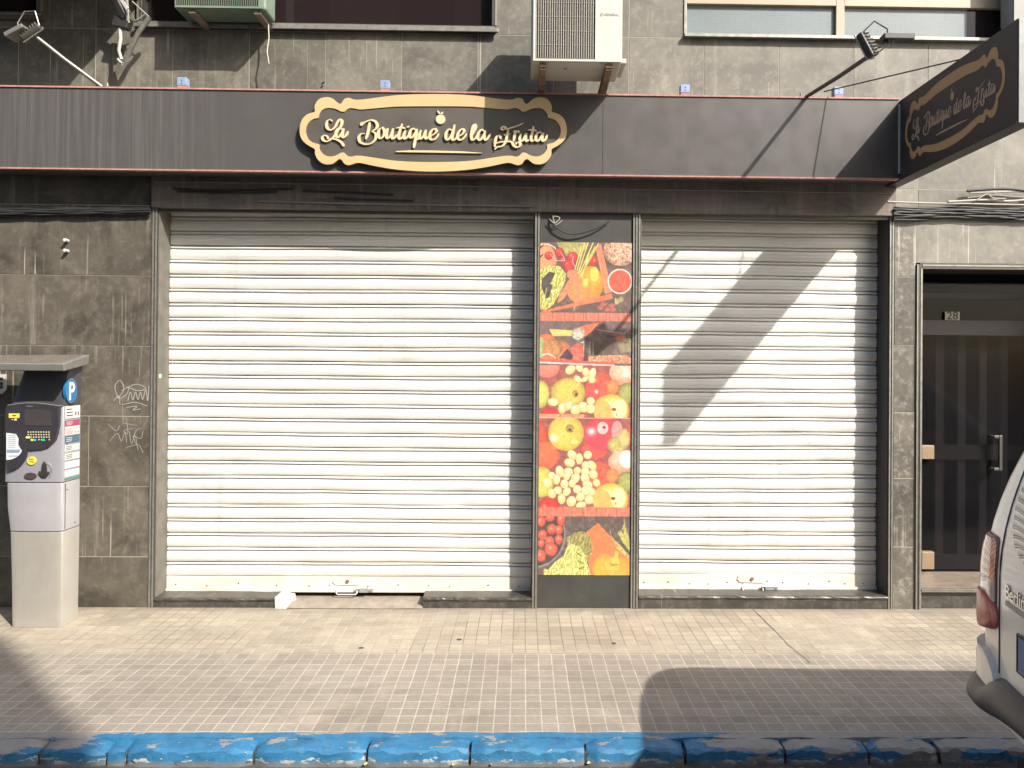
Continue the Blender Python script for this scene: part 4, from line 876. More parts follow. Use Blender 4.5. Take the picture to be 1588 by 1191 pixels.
# ================================================================== FRUIT MURAL (a printed picture)
def mural():
    x0, x1, y0, y1 = 835.5, 978.5, 376.0, 892.0; R = 1.7; Wn, Hn = int((x1-x0)*R), int((y1-y0)*R)
    X, Y = np.meshgrid(np.linspace(x0, x1, Wn), np.linspace(y0, y1, Hn)); img = np.zeros((Hn, Wn, 3)); img[:] = (105, 82, 78)
    def nz(sc, seed, oct=3):                          # smooth value noise
        r = np.random.default_rng(seed); out = np.zeros_like(X); amp = 1; tot = 0
        for o in range(oct):
            g = r.random((200, 120)); u = (X-x0)/sc*2**o; v = (Y-y0)/sc*2**o; iu = np.floor(u).astype(int); iv = np.floor(v).astype(int); fu = u-iu; fv = v-iv
            fu = fu*fu*(3-2*fu); fv = fv*fv*(3-2*fv); a = lambda i, j: g[(iv+j) % 200, (iu+i) % 120]
            out += amp*((a(0,0)*(1-fu)+a(1,0)*fu)*(1-fv)+(a(0,1)*(1-fu)+a(1,1)*fu)*fv); tot += amp; amp *= 0.55
        return out/tot
    N1, N2, N3 = nz(9, 1), nz(3.0, 2), nz(1.5, 3)
    def put(mask, col):
        mk = np.clip(mask, 0, 1)[..., None]; c = np.array(col, float); img[:] = img*(1-mk)+c*mk
    def ell(cx, cy, rx, ry, col, col2=None, ang=0, hl=0.0, hx=-0.3, hy=-0.35, tex=0.12, dark=0.25, box=None, edge=0.0):
        c, s = math.cos(ang), math.sin(ang); dx, dy = X-cx, Y-cy; u = (dx*c+dy*s)/rx; v = (-dx*s+dy*c)/ry
        r = np.sqrt(u*u+v*v); mk = np.clip((1-r)*min(rx, ry)*R*0.8, 0, 1)
        if box: mk = mk*((X >= box[0]) & (X <= box[1]) & (Y >= box[2]) & (Y <= box[3]))
        col = np.array(col, float); cc = np.repeat(np.repeat(col[None, None], Hn, 0), Wn, 1)
        if col2 is not None: t = np.clip((v+1)/2+0.5*(N1-0.5), 0, 1)[..., None]; cc = cc*(1-t)+np.array(col2, float)*t
        sh = 1-dark*np.clip(r, 0, 1)**4+tex*(N2-0.5); cc = cc*sh[..., None]
        if edge: cc = cc*(1-edge*np.clip((r-0.86)*7, 0, 1))[..., None]
        if hl:
            h = np.exp(-(((u-hx)/0.22)**2+((v-hy)/0.2)**2))*hl; cc = cc+(255-cc)*h[..., None]
        img[:] = img*(1-mk[..., None])+np.clip(cc, 0, 255)*mk[..., None]
    def poly(pts, col, tex=0.12, col2=None, n=N2):
        mk = np.zeros(X.shape, bool); k = len(pts)
        for i in range(k):
            (ax, ay), (bx, by) = pts[i], pts[(i+1) % k]
            if ay == by: continue
            c = ((ay > Y) != (by > Y)) & (X < (bx-ax)*(Y-ay)/(by-ay)+ax); mk ^= c
        cc = np.array(col, float)[None, None]*(1+tex*(n-0.5)*2)[..., None]
        if col2 is not None: t = N1[..., None]; cc = cc*(1-t)+np.array(col2, float)*t
        img[mk] = np.clip(cc, 0, 255)[mk]; return mk
    def line(pts, wd, col, box=None, tip=False):
        for i in range(len(pts)-1):
            a, b = np.array(pts[i], float), np.array(pts[i+1], float); d = b-a; L = d@d; t = np.clip(((X-a[0])*d[0]+(Y-a[1])*d[1])/L, 0, 1)
            dist = np.hypot(X-a[0]-t*d[0], Y-a[1]-t*d[1]); mk = np.clip((wd/2-dist)*R+0.5, 0, 1)
            if box is not None: mk = mk*((Y >= box[0]) & (Y <= box[1]))
            put(mk, col)
    def wood(ya, yb):
        st = np.sin(X*2.1+4*np.sin(X*0.37)+N1*4)*0.5+0.5; base = np.array((212, 120, 98.)); cc = base[None, None]*(0.86+0.25*st+0.15*(N3-0.5))[..., None]
        mk = (Y >= ya) & (Y <= yb); img[mk] = np.clip(cc, 0, 255)[mk]; put(((np.abs(X-904) < 0.5) & mk)*0.8, (110, 50, 40))
    def leafy(pts, a, b):
        mk = poly(pts, a); t = np.clip(np.sin(X*1.1+N1*16+Y*0.4)*0.6+0.5, 0, 1); cc = np.array(a, float)*(1-t[..., None])+np.array(b, float)*t[..., None]; cc = cc*(0.85+0.35*N2[..., None]); img[mk] = np.clip(cc, 0, 255)[mk]
    # ---- top picture 376-485
    img[:] = (104, 84, 80); img *= (0.9+0.2*N1)[..., None]
    ell(838, 404, 24, 27, (246, 170, 125), (240, 150, 110)); line([(836,380),(848,379),(858,384),(862,390)], 1.6, (245, 225, 190))
    poly([(862,376),(912,376),(898,398),(880,400),(866,388)], (185, 175, 105), 0.35, (140, 140, 75), N3)
    for cx, cy, r in ((849,397,7),(866,392,8),(886,399,9),(880,412,10),(872,404,6)): ell(cx, cy, r, r, (226, 62, 62), (190, 50, 60), hl=0.35, dark=0.35)
    for l in ([(851,394),(856,400),(862,405),(874,404)], [(867,391),(872,398),(874,405)], [(887,398),(886,406),(890,414)]): line(l, 0.9, (250, 195, 180))
    ell(918, 404, 7, 8.5, (224, 52, 48), hl=0.6, hx=0.2, hy=0.0)
    ell(960, 392, 29, 24, (112, 82, 72)); ell(961, 388, 27.5, 24, (232, 178, 148), tex=0.8, dark=0.2)
    t = (N3 > 0.60) & (((X-961)/27)**2+((Y-388)/23.5)**2 < 1); img[t] = img[t]*0.60
    leafy([(836,420),(846,412),(866,413),(876,425),(874,440),(866,456),(856,474),(844,482),(836,480)], (150, 152, 75), (228, 220, 120))
    poly([(838,434),(850,422),(860,424),(856,432),(848,446),(845,462),(838,446)], (72, 66, 64), 0.3); line([(846,448),(844,462),(848,468)], 1.4, (190,180,120)); poly([(848,440),(856,442),(850,462),(844,464)], (75, 68, 66), 0.3)
    ell(900, 446, 23, 20, (244, 135, 70), (246, 150, 70), dark=0.2); ell(913, 440, 22, 28, (250, 176, 62), (242, 150, 60), dark=0.22); ell(897, 452, 19, 19, (248, 148, 82), dark=0.15)
    ell(906, 438, 8, 10, (214, 190, 80)); ell(907, 436, 4, 6, (240, 225, 110), tex=0.5); ell(920, 425, 7, 12, (255, 205, 90), dark=0)
    poly([(922,384),(930,378),(948,452),(937,456)], (240, 128, 92), 0.1); poly([(836,484),(947,455),(949,463),(846,485)], (238, 118, 82), 0.15)
    line([(924,388),(939,452)], 1, (250,160,120))
    for pts in ([(890,420),(898,424),(872,465),(863,471),(866,458)], [(896,430),(902,432),(898,462),(888,484),(890,458)]): poly(pts, (240, 138, 98), 0.15); 
    ell(886, 426, 9, 8, (244,142,100), dark=0.1)
    for a_, b_ in (((905,376),(893,420)),((910,376),(895,424)),((918,376),(897,425)),((926,378),(899,428)),((912,390),(901,430)),((900,382),(890,418)),((921,382),(906,412))): line([a_, b_], 1.7, (224, 216, 120)); line([(a_[0]+1.3, a_[1]), (b_[0]+1, b_[1])], 0.6, (140, 140, 60))
    ell(960, 436, 19.5, 20, (250, 238, 225), dark=0.05); ell(960, 436, 17.5, 18, (234, 92, 72), tex=0.5, dark=0.1)
    for cx, cy in ((930,477),(935,472),(947,474),(950,480),(941,480)): ell(cx, cy, 5.5, 4, (196, 104, 92), dark=0.3)
    ell(956, 467, 4.5, 5, (180, 172, 120)); ell(962, 464, 4, 5, (170, 165, 112)); line([(953,462),(954,472)], 1, (220,215,170))
    # ---- band and second picture 485-565
    mk = (Y >= 498); img[mk] = (np.array((112, 92, 92.))*(0.85+0.3*N1[..., None]))[mk]; wood(485, 498.5)
    poly([(888,512),(902,506),(928,501),(914,516),(904,523)], (240, 120, 78), 0.1); poly([(904,505),(938,498),(925,502),(908,520)], (236,110,72), 0.1)
    for k in range(5): line([(852+k, 512+k*2.2), (888, 514+k*1.6)], 2.0, (222, 206, 110)); line([(853+k, 513.5+k*2.2), (888, 515+k*1.6)], 0.6, (130, 110, 60))
    ell(896, 518, 11, 9.5, (196, 186, 170), ang=-0.4, tex=0.7, dark=0.2); line([(925,511),(950,515),(966,517),(974,512)], 1.4, (190, 150, 140)); poly([(934,518),(955,521),(948,525),(933,524)], (80, 64, 64))
    ell(846, 530, 16, 12, (236, 118, 88)); ell(962, 526, 9, 7, (226, 92, 82)); ell(870, 545, 15, 17, (208, 122, 84), tex=0.4); ell(852, 541, 20, 15, (190, 138, 88), (214,130,88), tex=0.4)
    poly([(835,524),(841,524),(841,556),(835,556)], (160, 176, 112)); poly([(955,525),(979,525),(979,545),(962,548)], (150, 134, 106)); poly([(966,525),(979,525),(979,531),(966,529)], (165,178,115))
    poly([(907,530),(955,526),(950,552),(907,560)], (98, 82, 74), 0.1); [line([(x_, 531), (x_, 550)], 1.6, (165, 150, 135)) for x_ in (914, 919)]
    ell(895, 548, 12, 16, (232, 110, 86), tex=0.5); line([(900,532),(905,530),(905,545)], 1.2, (245,225,215)); poly([(905,524),(910,522),(910,562),(905,562)], (70,62,58))
    poly([(866,556),(879,541),(888,552),(887,558)], (72, 50, 68)); line([(841,551),(850,549),(860,556)], 3, (240, 205, 170)); ell(849, 558, 12, 6, (236, 120, 100), box=(835,979,540,560))
    poly([(912,552),(970,550),(979,556),(979,564),(912,562)], (216, 160, 130), 0.6, (190, 120, 90), N3); poly([(835,557),(952,562),(952,567),(835,561)], (232, 92, 78)); poly([(835,561.5),(952,565.5),(952,568),(835,564)], (252, 200, 190))
    # ---- fruit pictures
    def fruits(oy, ya, yb, first):
        bx = (835, 979, ya, yb); mk = (Y >= ya) & (Y <= yb); img[mk] = (np.array((160, 84, 80.))*(0.85+0.3*N1[..., None]))[mk]
        E = lambda *a, **k: ell(a[0], a[1]+oy, *a[2:], box=bx, **k)
        if not first:
            E(833, 676, 16, 24, (240, 82, 60)); E(979, 675, 7, 16, (235, 90, 80))
            E(846, 707, 22, 22, (242, 120, 80), (238,104,72), dark=0.2, tex=0.2); E(840, 748, 20, 24, (214, 206, 92), dark=0.2)
            E(878, 672, 28, 28, (232, 200, 96), (240, 200, 80), hl=0.8, hx=-0.68, hy=0.3, dark=0.2); E(891, 686, 6, 3, (252, 236, 150), dark=0); E(884, 665, 7, 7, (190, 160, 90), tex=0.6); E(884, 667, 3, 3, (110, 66, 50))
            E(922, 698, 22, 16, (234, 88, 78)); E(936, 672, 30, 28, (238, 62, 76), (226, 72, 92), hl=0.9, hx=-0.62, hy=-0.1, dark=0.12); E(935, 664, 9, 10, (250, 190, 180), dark=0); E(957, 668, 9, 16, (248, 150, 150), dark=0); E(937, 663, 3, 2.5, (120, 50, 50))
            E(958, 690, 16, 14, (196, 182, 104), tex=0.3); E(968, 680, 10, 16, (206, 190, 118)); E(965, 718, 22, 20, (250, 216, 190), (244, 150, 110), hl=0.95, hx=0.3, hy=-0.1, tex=0.3); E(973, 712, 12, 14, (255, 246, 235), dark=0, tex=0.2)
        else:
            E(848, 572-oy, 20, 15, (240, 128, 112), dark=0.2); E(838, 612-oy, 14, 22, (212, 206, 100)); E(967, 578-oy, 23, 20, (250, 216, 196), (244,160,120), tex=0.3, hl=0.9, hx=0.2, hy=0.1)
        E(930, 745, 24, 30, (240, 96, 76), dark=0.2, tex=0.2); line([(932, 730+oy), (929, 738+oy), (936, 742+oy)], 0.9, (190, 60, 45), (ya, yb)); line([(924,735+oy),(934,728+oy)], 0.9, (190,60,45), (ya, yb))
        E(950, 738, 10, 12, (240, 140, 84)); E(972, 748, 14, 17, (170, 172, 98), dark=0.35); E(948, 775, 28, 26, (250, 214, 96), (244, 196, 96), hl=0.9, hx=-0.2, hy=-0.35, dark=0.2); E(935, 778, 14, 20, (250, 180, 96), dark=0); E(960, 772, 12, 16, (255, 238, 170), dark=0); E(952, 773, 4, 3, (140, 78, 50)); E(956, 781, 1.3, 2.5, (90, 60, 40))
        E(853, 783, 16, 12, (226, 54, 54), hl=0.4, hx=-0.5, hy=0.2)
        if first:
            E(881, 610-oy, 27, 24, (226, 204, 92), (220, 196, 96), tex=0.15); E(892, 611-oy, 5, 6, (170, 120, 70), tex=0.8); E(893, 612-oy, 2.2, 3, (110, 50, 60)); E(919, 608-oy, 12, 14, (240, 86, 84), hl=0.8, hx=0.5, hy=0.0)
            gr = [(884,574,9,7),(898,570,6,8),(908,577,6,7),(918,580,6,10),(895,588,7,5),(907,588,8,4),(918,590,6,5),(858,624,9,7),(872,634,7,9),(881,630,6,9),(893,636,9,8),(905,632,8,9),(916,634,8,8),(916,622,7,6)]
            gr = [(a, b-oy, c, d) for a, b, c, d in gr]
        else:
            gr = [(888,706,7,9),(912,706,7,7),(899,712,6,9.5),(884,718,9,7),(909,722,7,7),(919,722,6,9),(869,732,7,10),(882,733,8,8),(896,730,6,6),(908,732,7,7),(921,736,7,8),(856,738,6,6),(864,744,6,9),(880,739,5.5,7),(893,742,7,9),(908,742,7,8),(850,750,8,8),(876,751,6.5,7.5),(888,750,6,7),(912,752,9,7),(926,749,6,7),(857,766,7,8),(866,761,7,6.5),(896,759,7,7),(880,763,6,8),(910,761,8,8),(919,763,6,7),(872,774,6.5,9),(887,778,8,9),(901,771,7,8),(915,775,8,8),(902,784,9,6)]
        for i, (a, b, c, d) in enumerate(gr): E(a, b, c, d, (252, 238, 176), (238, 208, 130), hl=0.8, hx=-0.1, hy=-0.2, tex=0.3, dark=0.15, edge=0.30, ang=(i % 5-2)*0.3)
    fruits(-138, 567, 648, True)
    fruits(0, 649, 787, False)
    mk = (Y >= 642.5) & (Y <= 649) & (X < 906); img[mk] = (np.array((214, 140, 100.))*(0.8+0.4*N3[..., None]))[mk]; put((np.abs(Y-648.7) < 0.5)*1.0, (246, 214, 196))
    # ---- bottom picture
    mk = Y >= 787; img[mk] = (np.array((92, 78, 76.))*(0.88+0.24*N1[..., None]))[mk]
    ell(832, 830, 47, 51, (150, 138, 126), dark=0.1, box=(835,979,800,893)); ell(831, 829, 45.4, 49.4, (76, 62, 60), box=(835,979,800,893))
    for cx, cy, rx, ry in ((840,809,8,9),(854,804,8,6),(871,806,7,11),(857,821,8,9),(843,830,7.5,9),(868,822,7,8),(841,843,6,7),(854,840,7.5,9),(868,837,6.5,8.5),(840,862,9,10),(856,852,11,11)):
        ell(cx, cy, rx, ry, (238, 104, 82), (216, 80, 64), hl=0.5, hx=-0.1, hy=-0.2, dark=0.35, tex=0.3, edge=0.2)
    wood(787, 801); mk = (X < 876) & (Y >= 787) & (Y < 801); img[mk] = img[mk]*0.7+np.array((225, 90, 75.))*0.3
    poly([(911,825),(929,811),(979,866),(979,892),(916,892)], (240, 124, 76), 0.08)
    leafy([(880,835),(893,826),(907,824),(917,833),(920,856),(914,872),(906,870),(898,850),(882,848)], (120, 116, 66), (170, 162, 92))
    leafy([(845,882),(852,884),(863,871),(876,862),(881,848),(888,844),(900,847),(908,860),(914,878),(918,892),(845,892)], (168, 172, 78), (222, 218, 132))
    for l in ([(889,850),(893,892)], [(876,866),(882,892)], [(862,874),(872,892)], [(906,862),(913,892)]): line(l, 1.3, (236, 232, 160))
    for l in ([(897,858),(903,862)], [(898,870),(906,874)], [(900,882),(907,880)]): line(l, 2.2, (110, 112, 60))
    ell(940, 882, 20, 24, (250, 170, 62), (250, 180, 60), dark=0.2, box=(835,979,800,892)); ell(962, 885, 20, 22, (250, 166, 60), dark=0.15, box=(835,979,800,892)); ell(950, 878, 12, 14, (252, 184, 74), dark=0.1)
    ell(955, 873, 9, 5, (176, 156, 70)); poly([(948,874),(954,862),(956,854),(961,857),(960,866),(963,874)], (226, 196, 78), 0.15)
    for pts in ([(959,826),(964,822),(973,836),(979,848),(979,856),(968,842)], [(967,815),(970,812),(976,830),(979,845),(979,850),(970,834)], [(948,828),(953,836),(966,848),(978,862),(976,866),(958,850)]): poly(pts, (184, 178, 92), 0.25)
    line([(969,804),(970,812),(966,822)], 0.8, (190,186,130)); line([(947,822),(949,830),(954,838)], 0.8, (190,186,130))
    N4 = nz(1.1, 9, 2); N5 = nz(5.0, 11, 4); img *= (0.86+0.16*N3+0.12*N5)[..., None]; img += (24*(N4-0.5))[..., None]*np.array((1.0, 0.9, 0.7)); gl = np.clip((N5-0.52)*3, 0, 1)[..., None]*0.16; img = img*(1-gl)+np.array((255, 232, 190.))*gl
    img = img*0.96+np.array((255, 225, 190.))*0.04
    img = np.clip(img, 0, 255); lum = img.mean(axis=2, keepdims=True); img = np.clip(lum+(img-lum)*0.98+6, 0, 255)
    s = img/255; lin = np.where(s <= 0.04045, s/12.92, ((s+0.055)/1.055)**2.4)*0.68
    a = P(x0, (y0+y1)/2, -0.004); b = P(x1, (y0+y1)/2, -0.004); zt = P((x0+x1)/2, y0, -0.004).z; zb = P((x0+x1)/2, y1, -0.004).z
    root = thing('fruit_mural', ((a.x+b.x)/2, -0.002, zb), 'tall printed mural of fruit and vegetables on the panel between the two shutters', 'mural')
    gx = np.linspace(a.x, b.x, Wn); gz = np.linspace(zt, zb, Hn); GX, GZ = np.meshgrid(gx, gz); co = np.stack([GX-root.location.x, np.full_like(GX, -0.0035)+0.002, GZ-zb], -1).reshape(-1, 3)
    idx = np.arange(Wn*Hn).reshape(Hn, Wn); q = np.stack([idx[:-1, :-1], idx[1:, :-1], idx[1:, 1:], idx[:-1, 1:]], -1).reshape(-1, 4)
    me = bpy.data.meshes.new('print'); me.vertices.add(len(co)); me.vertices.foreach_set('co', co.ravel()); me.loops.add(q.size); me.loops.foreach_set('vertex_index', q.ravel().astype(np.int32))
    me.polygons.add(len(q)); me.polygons.foreach_set('loop_start', np.arange(0, q.size, 4, dtype=np.int32)); me.update(calc_edges=True)
    ca = me.color_attributes.new('print', 'FLOAT_COLOR', 'POINT'); ca.data.foreach_set('color', np.concatenate([lin.reshape(-1, 3), np.ones((Wn*Hn, 1))], 1).ravel().astype(np.float32))
    n = NM('printed_vinyl', 0.4); at = n.attr('print'); n.col(n.mix(n.math('MULTIPLY', n.noise(30, 4), 0.08), at.outputs['Color'], (0.5,0.45,0.4,1))); me.materials.append(n.m)
    o = link(bpy.data.objects.new('print', me), root)
    MB().box(a.x, b.x, -0.0030, 0.0003, zb, zt).build('vinyl_backing', M['white'], root)
    mb = MB()
    for (px, py) in ((841, 381), (840, 396), (830, 573)): c = P(px, py, -0.012); mb.bar((c.x-0.012, -0.012, c.z-0.010), (c.x+0.012, -0.012, c.z+0.010), 0.004, 0.006, (0,1,0))
    mb.build('fastener', M['alu_dk'], root)
mural()

# ================================================================== TICKET MACHINE
def meter():
    MY0, MY1 = -0.395, -0.215
    xr = P(95, 900, MY0).x; xl = P(17, 900, MY0).x; zz = lambda py: P(60, py, MY0).z
    r = thing('ticket_machine', ((xl+xr)/2, -0.3, 0), 'grey parking ticket machine with solar roof and blue P disc at the left edge', 'parking meter')
    z1, z2, z3, z4 = zz(824), zz(748), zz(630), zz(574); xl2 = P(9, 700, MY0).x; xr2 = xr+0.004
    def hull(name, secs, mat, parent, bev=0.004, n=10):     # secs: (z, x0, x1, y0, y1, corner radius, bow)
        V = []; Fc = []; 
        for (z, x0, x1, y0, y1, c, bow) in secs:
            pts = []
            for q in range(n+1):                              # front edge, bowed
                t = q/n; x = x0+c+(x1-x0-2*c)*t; pts.append((x, y0-bow*math.sin(math.pi*t)))
            pts += [(x1-c*0.3, y0+c*0.3), (x1, y0+c), (x1, y1-c*0.4), (x1-c*0.4, y1), (x0+c*0.4, y1), (x0, y1-c*0.4), (x0, y0+c), (x0+c*0.3, y0+c*0.3)]
            V += [(p[0], p[1], z) for p in pts]; m2 = len(pts)
        for s in range(len(secs)-1):
            for q in range(m2): a = s*m2+q; b = s*m2+(q+1) % m2; Fc.append((a, b, b+m2, a+m2))
        Fc += [tuple(range(m2))[::-1], tuple((len(secs)-1)*m2+q for q in range(m2))]
        return MB().add(V, Fc).build(name, mat, parent, smooth=30, bevel=bev)
    st1 = dirty_paint('worn_steel_base', (0.38,0.36,0.32,1), (0.25,0.22,0.18,1), 0.5, 0.4, (4,4,1.2), 0.1, 0.25); st2 = plain('lilac_grey_paint', (0.34,0.33,0.34), 0.4, 0.1, 0.05, 9); st3 = plain('silver_grey_paint', (0.28,0.275,0.30), 0.35, 0.15, 0.05, 9)
    hull('base', [(0.0, xl, xr, MY0+0.01, MY1, 0.01, 0.003), (z1*0.5, xl-0.003, xr+0.002, MY0+0.004, MY1, 0.01, 0.006), (z1-0.003, xl-0.012, xr+0.004, MY0, MY1, 0.012, 0.010)], st1, r)
    hull('cabinet', [(z1+0.001, xl-0.012, xr+0.004, MY0-0.002, MY1, 0.012, 0.012), ((z1+z2)/2, xl-0.028, xr+0.004, MY0-0.008, MY1, 0.014, 0.012), (z2-0.003, xl-0.032, xr+0.003, MY0-0.006, MY1, 0.014, 0.010)], st2, r)
    up_ = hull('upper_body', [(z2+0.001, xl2-0.004, xr+0.003, MY0-0.008, MY1, 0.014, 0.010), ((z2+z3)/2, xl2-0.004, xr+0.004, MY0-0.004, MY1, 0.014, 0.012), (z3, xl2+0.006, xr+0.002, MY0+0.004, MY1, 0.014, 0.014)], st3, r)
    xh0 = P(20, 600, MY0).x
    hd = hull('head', [(z3+0.001, xl2+0.02, xr+0.0, MY0+0.012, MY1, 0.01, 0.008), ((z3+z4)/2, xh0+0.012, xr+0.004, MY0+0.02, MY1, 0.01, 0.004), (z4+0.03, xh0+0.05, xr+0.012, MY0+0.04, MY1, 0.01, 0.0)], plain('head_plastic', (0.05,0.048,0.055), 0.45), r)
    # light rim under the head
    mb = MB(); rim = [(xl2+0.008+(xr-xl2-0.01)*q/14, MY0+0.001-0.012*math.sin(math.pi*q/14), z3+0.004+0.016*math.sin(math.pi*min(1, q/14*1.1))) for q in range(15)]; mb.tube(rim, 0.004, 6); mb.build('rim', M['alu_lt'], up_, smooth=40)
    # roof: solar panel tilted to the street
    A_, B_, C_, D_ = P(-26, 563, -0.56), P(99, 564, -0.56), P(139, 550, -0.17), P(-2, 551, -0.17)
    top = [Vector(v) for v in (A_, B_, C_, D_)]; lowv = [v+Vector((0.004 if i in (0, 3) else -0.004, 0.01 if i < 2 else -0.004, -0.045 if i < 2 else -0.03)) for i, v in enumerate(top)]
    lowv = [lowv[0], lowv[1], lowv[2]+Vector((0, 0, -0.035)), lowv[3]+Vector((0, 0, -0.035))]
    rf = MB().add(top+lowv, [(0,1,2,3),(7,6,5,4),(0,4,5,1),(1,5,6,2),(2,6,7,3),(3,7,4,0)]).build('roof', plain('roof_grey', (0.17,0.165,0.15), 0.45), r, bevel=0.006)
    ins = [top[0].lerp(top[2], 0.06), top[1].lerp(top[3], 0.06), top[2].lerp(top[0], 0.06), top[3].lerp(top[1], 0.06)]; nn = (top[1]-top[0]).cross(top[3]-top[0]).normalized()
    MB().add([v+nn*0.0005 for v in ins]+[v+nn*0.003 for v in ins], [(4,5,6,7),(0,1,5,4),(1,2,6,5),(2,3,7,6),(3,0,4,7)]).build('solar_panel', plain('solar_cells', (0.16,0.14,0.12), 0.25), rf)
    # front fittings (positions on the front face)
    YF = MY0-0.0215
    F = lambda px, py, d=0.0: (P(px, py, YF).x, YF-d, P(px, py, YF).z)
    fn = lambda u, v, d: F(u, v, d)
    blk = plain('fascia_black', (0.032,0.030,0.036), 0.35)
    fpn = MB().prism([(9,632),(14,629),(40,626),(70,627),(92,630),(91,660),(86,683),(76,693),(66,697),(48,699),(42,697),(36,690),(34,676),(8,676)], fn, -0.02, 0.004).build('control_panel', blk, up_, bevel=0.001)
    sc_ = MB().prism([(39,634),(80,636),(80,660),(39,660)], fn, 0.0045, 0.007).build('screen', plain('lcd', (0.05,0.043,0.045), 0.15), fpn); mb = MB(); mb.prism([(44,641),(46,641),(46,658),(44,658)], fn, 0.0072, 0.008); mb.build('glare_strip', M['alu'], sc_)
    mb = MB(); mb.prism([(42,629),(52,629.5),(52,631),(42,630.5)], fn, 0.0045, 0.005); mb.build('maker_label', M['alu_lt'], fpn)
    key = plain('key_ivory', (0.50,0.46,0.30), 0.5); mb = MB()
    for row in range(4):
        for c in range(9):
            if row == 3 and c in (0, 2, 3, 6, 7): continue
            x = 43.5+c*4.0+row*0.3; y = 669+row*3.9; mb.prism([(x,y),(x+2.0,y),(x+2.0,y+1.8),(x,y+1.8)], fn, 0.0045, 0.0065)
    mb.build('keypad', key, fpn)
    for (x, y, w_, c) in ((49,680.5,3.4,(0.55,0.62,0.05)),(53.5,680.7,3.0,(0.1,0.35,0.6)),(65,680.5,5.5,(0.03,0.45,0.22)),(41,676.5,6.5,(0.62,0.55,0.25))): MB().prism([(x,y),(x+w_,y),(x+w_,y+3.2),(x,y+3.2)], fn, 0.0046, 0.0072).build('button', plain('button_colour', c, 0.4), fpn, bevel=0.0005)
    yl = plain('yellow_sticker', (0.62,0.52,0.06), 0.5); tx = plain('dark_print', (0.05,0.05,0.06), 0.6); tg = plain('grey_print_2', (0.25,0.27,0.30), 0.6)
    MB().prism([(14.5,641),(31,641),(31,648),(14.5,648)], fn, 0.0045, 0.0055).build('yellow_label', yl, fpn); mb = MB(); mb.prism([(20,643.5),(26,643.5),(26,645.2),(20,645.2)], fn, 0.0056, 0.0062); mb.build('print', tx, fpn)
    mb = MB(); mb.prism([(18,650.5),(21,649.5),(21,651.5)], fn, 0.0045, 0.0055); mb.prism([(23,649),(27,649),(27,652),(23,652)], fn, 0.0045, 0.0055); mb.build('yellow_label', plain('pale_yellow', (0.6,0.52,0.25), 0.5), fpn)
    # black ring with white instruction sheet
    def arc(cx, cy, rx, ry, a0, a1, n=20): return [(cx+rx*math.cos(math.radians(a0+(a1-a0)*i/n)), cy+ry*math.sin(math.radians(a0+(a1-a0)*i/n))) for i in range(n+1)]
    ring = MB().prism(arc(12, 698, 31, 32, -90, 90), fn, -0.01, 0.006).build('dial_surround', blk, up_, bevel=0.001)
    MB().prism([(11,671)]+[(26,673),(30,680),(29.5,690),(33,696)]+arc(11, 694, 25, 19, 15, 90, 8), fn, 0.0065, 0.0075).build('instruction_sheet', plain('sheet_white', (0.52,0.53,0.56), 0.6), ring)
    mb = MB()
    for q in range(7): mb.prism([(14,674.5+q*3.1),(25.5,674.5+q*3.1),(25.5,675.4+q*3.1),(14,675.4+q*3.1)], fn, 0.0077, 0.008)
    mb.prism([(15,706.5),(28,706),(28,707.5),(15,708)], fn, 0.0077, 0.008); mb.build('print', tg, ring); MB().prism([(12,697),(33,697),(31,702),(12,702)], fn, 0.0077, 0.0082).build('blue_strip', plain('sheet_blue', (0.17,0.24,0.31), 0.6), ring)
    MB().prism(arc(49, 714.5, 7, 6.5, 0, 360, 18)[:-1], fn, -0.004, 0.002).build('yellow_label', yl, up_); mb = MB(); mb.prism([(45,711.5),(52,712),(52,713),(45,712.5)], fn, 0.0022, 0.003); mb.prism([(46,715),(53,716),(53,717),(46,716)], fn, 0.0022, 0.003); mb.build('print', tx, up_)
    MB().prism(arc(47.5, 738, 9.5, 5.2, 0, 360, 20)[:-1], fn, -0.004, 0.004).build('return_slot', plain('slot_dark', (0.06,0.045,0.042), 0.4), up_, bevel=0.0015)
    mb = MB(); mb.prism([(66,720),(69,715),(72,720),(73,732),(76,731),(77,734),(72,740),(66,740),(60,734),(61,730),(65,732)], fn, -0.004, 0.006); mb.build('coin_slot', M['alu_dk'], up_, bevel=0.001); mb = MB(); mb.tube([F(x, y, 0.003) for x, y in arc(71, 729, 10, 13, -70, 60, 10)], 0.0012, 5); mb.build('slot_ring', M['alu_lt'], up_)
    # stickers on the right side
    XSd = xr+0.0048
    def sfn(t, z, d): return (XSd+d, MY0+0.012+(MY1-MY0-0.03)*t, z)
    sz = lambda py: PXp(106, py, XSd).z
    cols = [((0.55,0.54,0.50), 630, 649), ((0.30,0.05,0.10), 652, 661), ((0.50,0.47,0.45), 665, 675), ((0.07,0.12,0.17), 676, 687), ((0.46,0.50,0.47), 690, 700), ((0.50,0.52,0.48), 703, 713), ((0.56,0.55,0.53), 716, 726), ((0.56,0.55,0.53), 729, 739)]
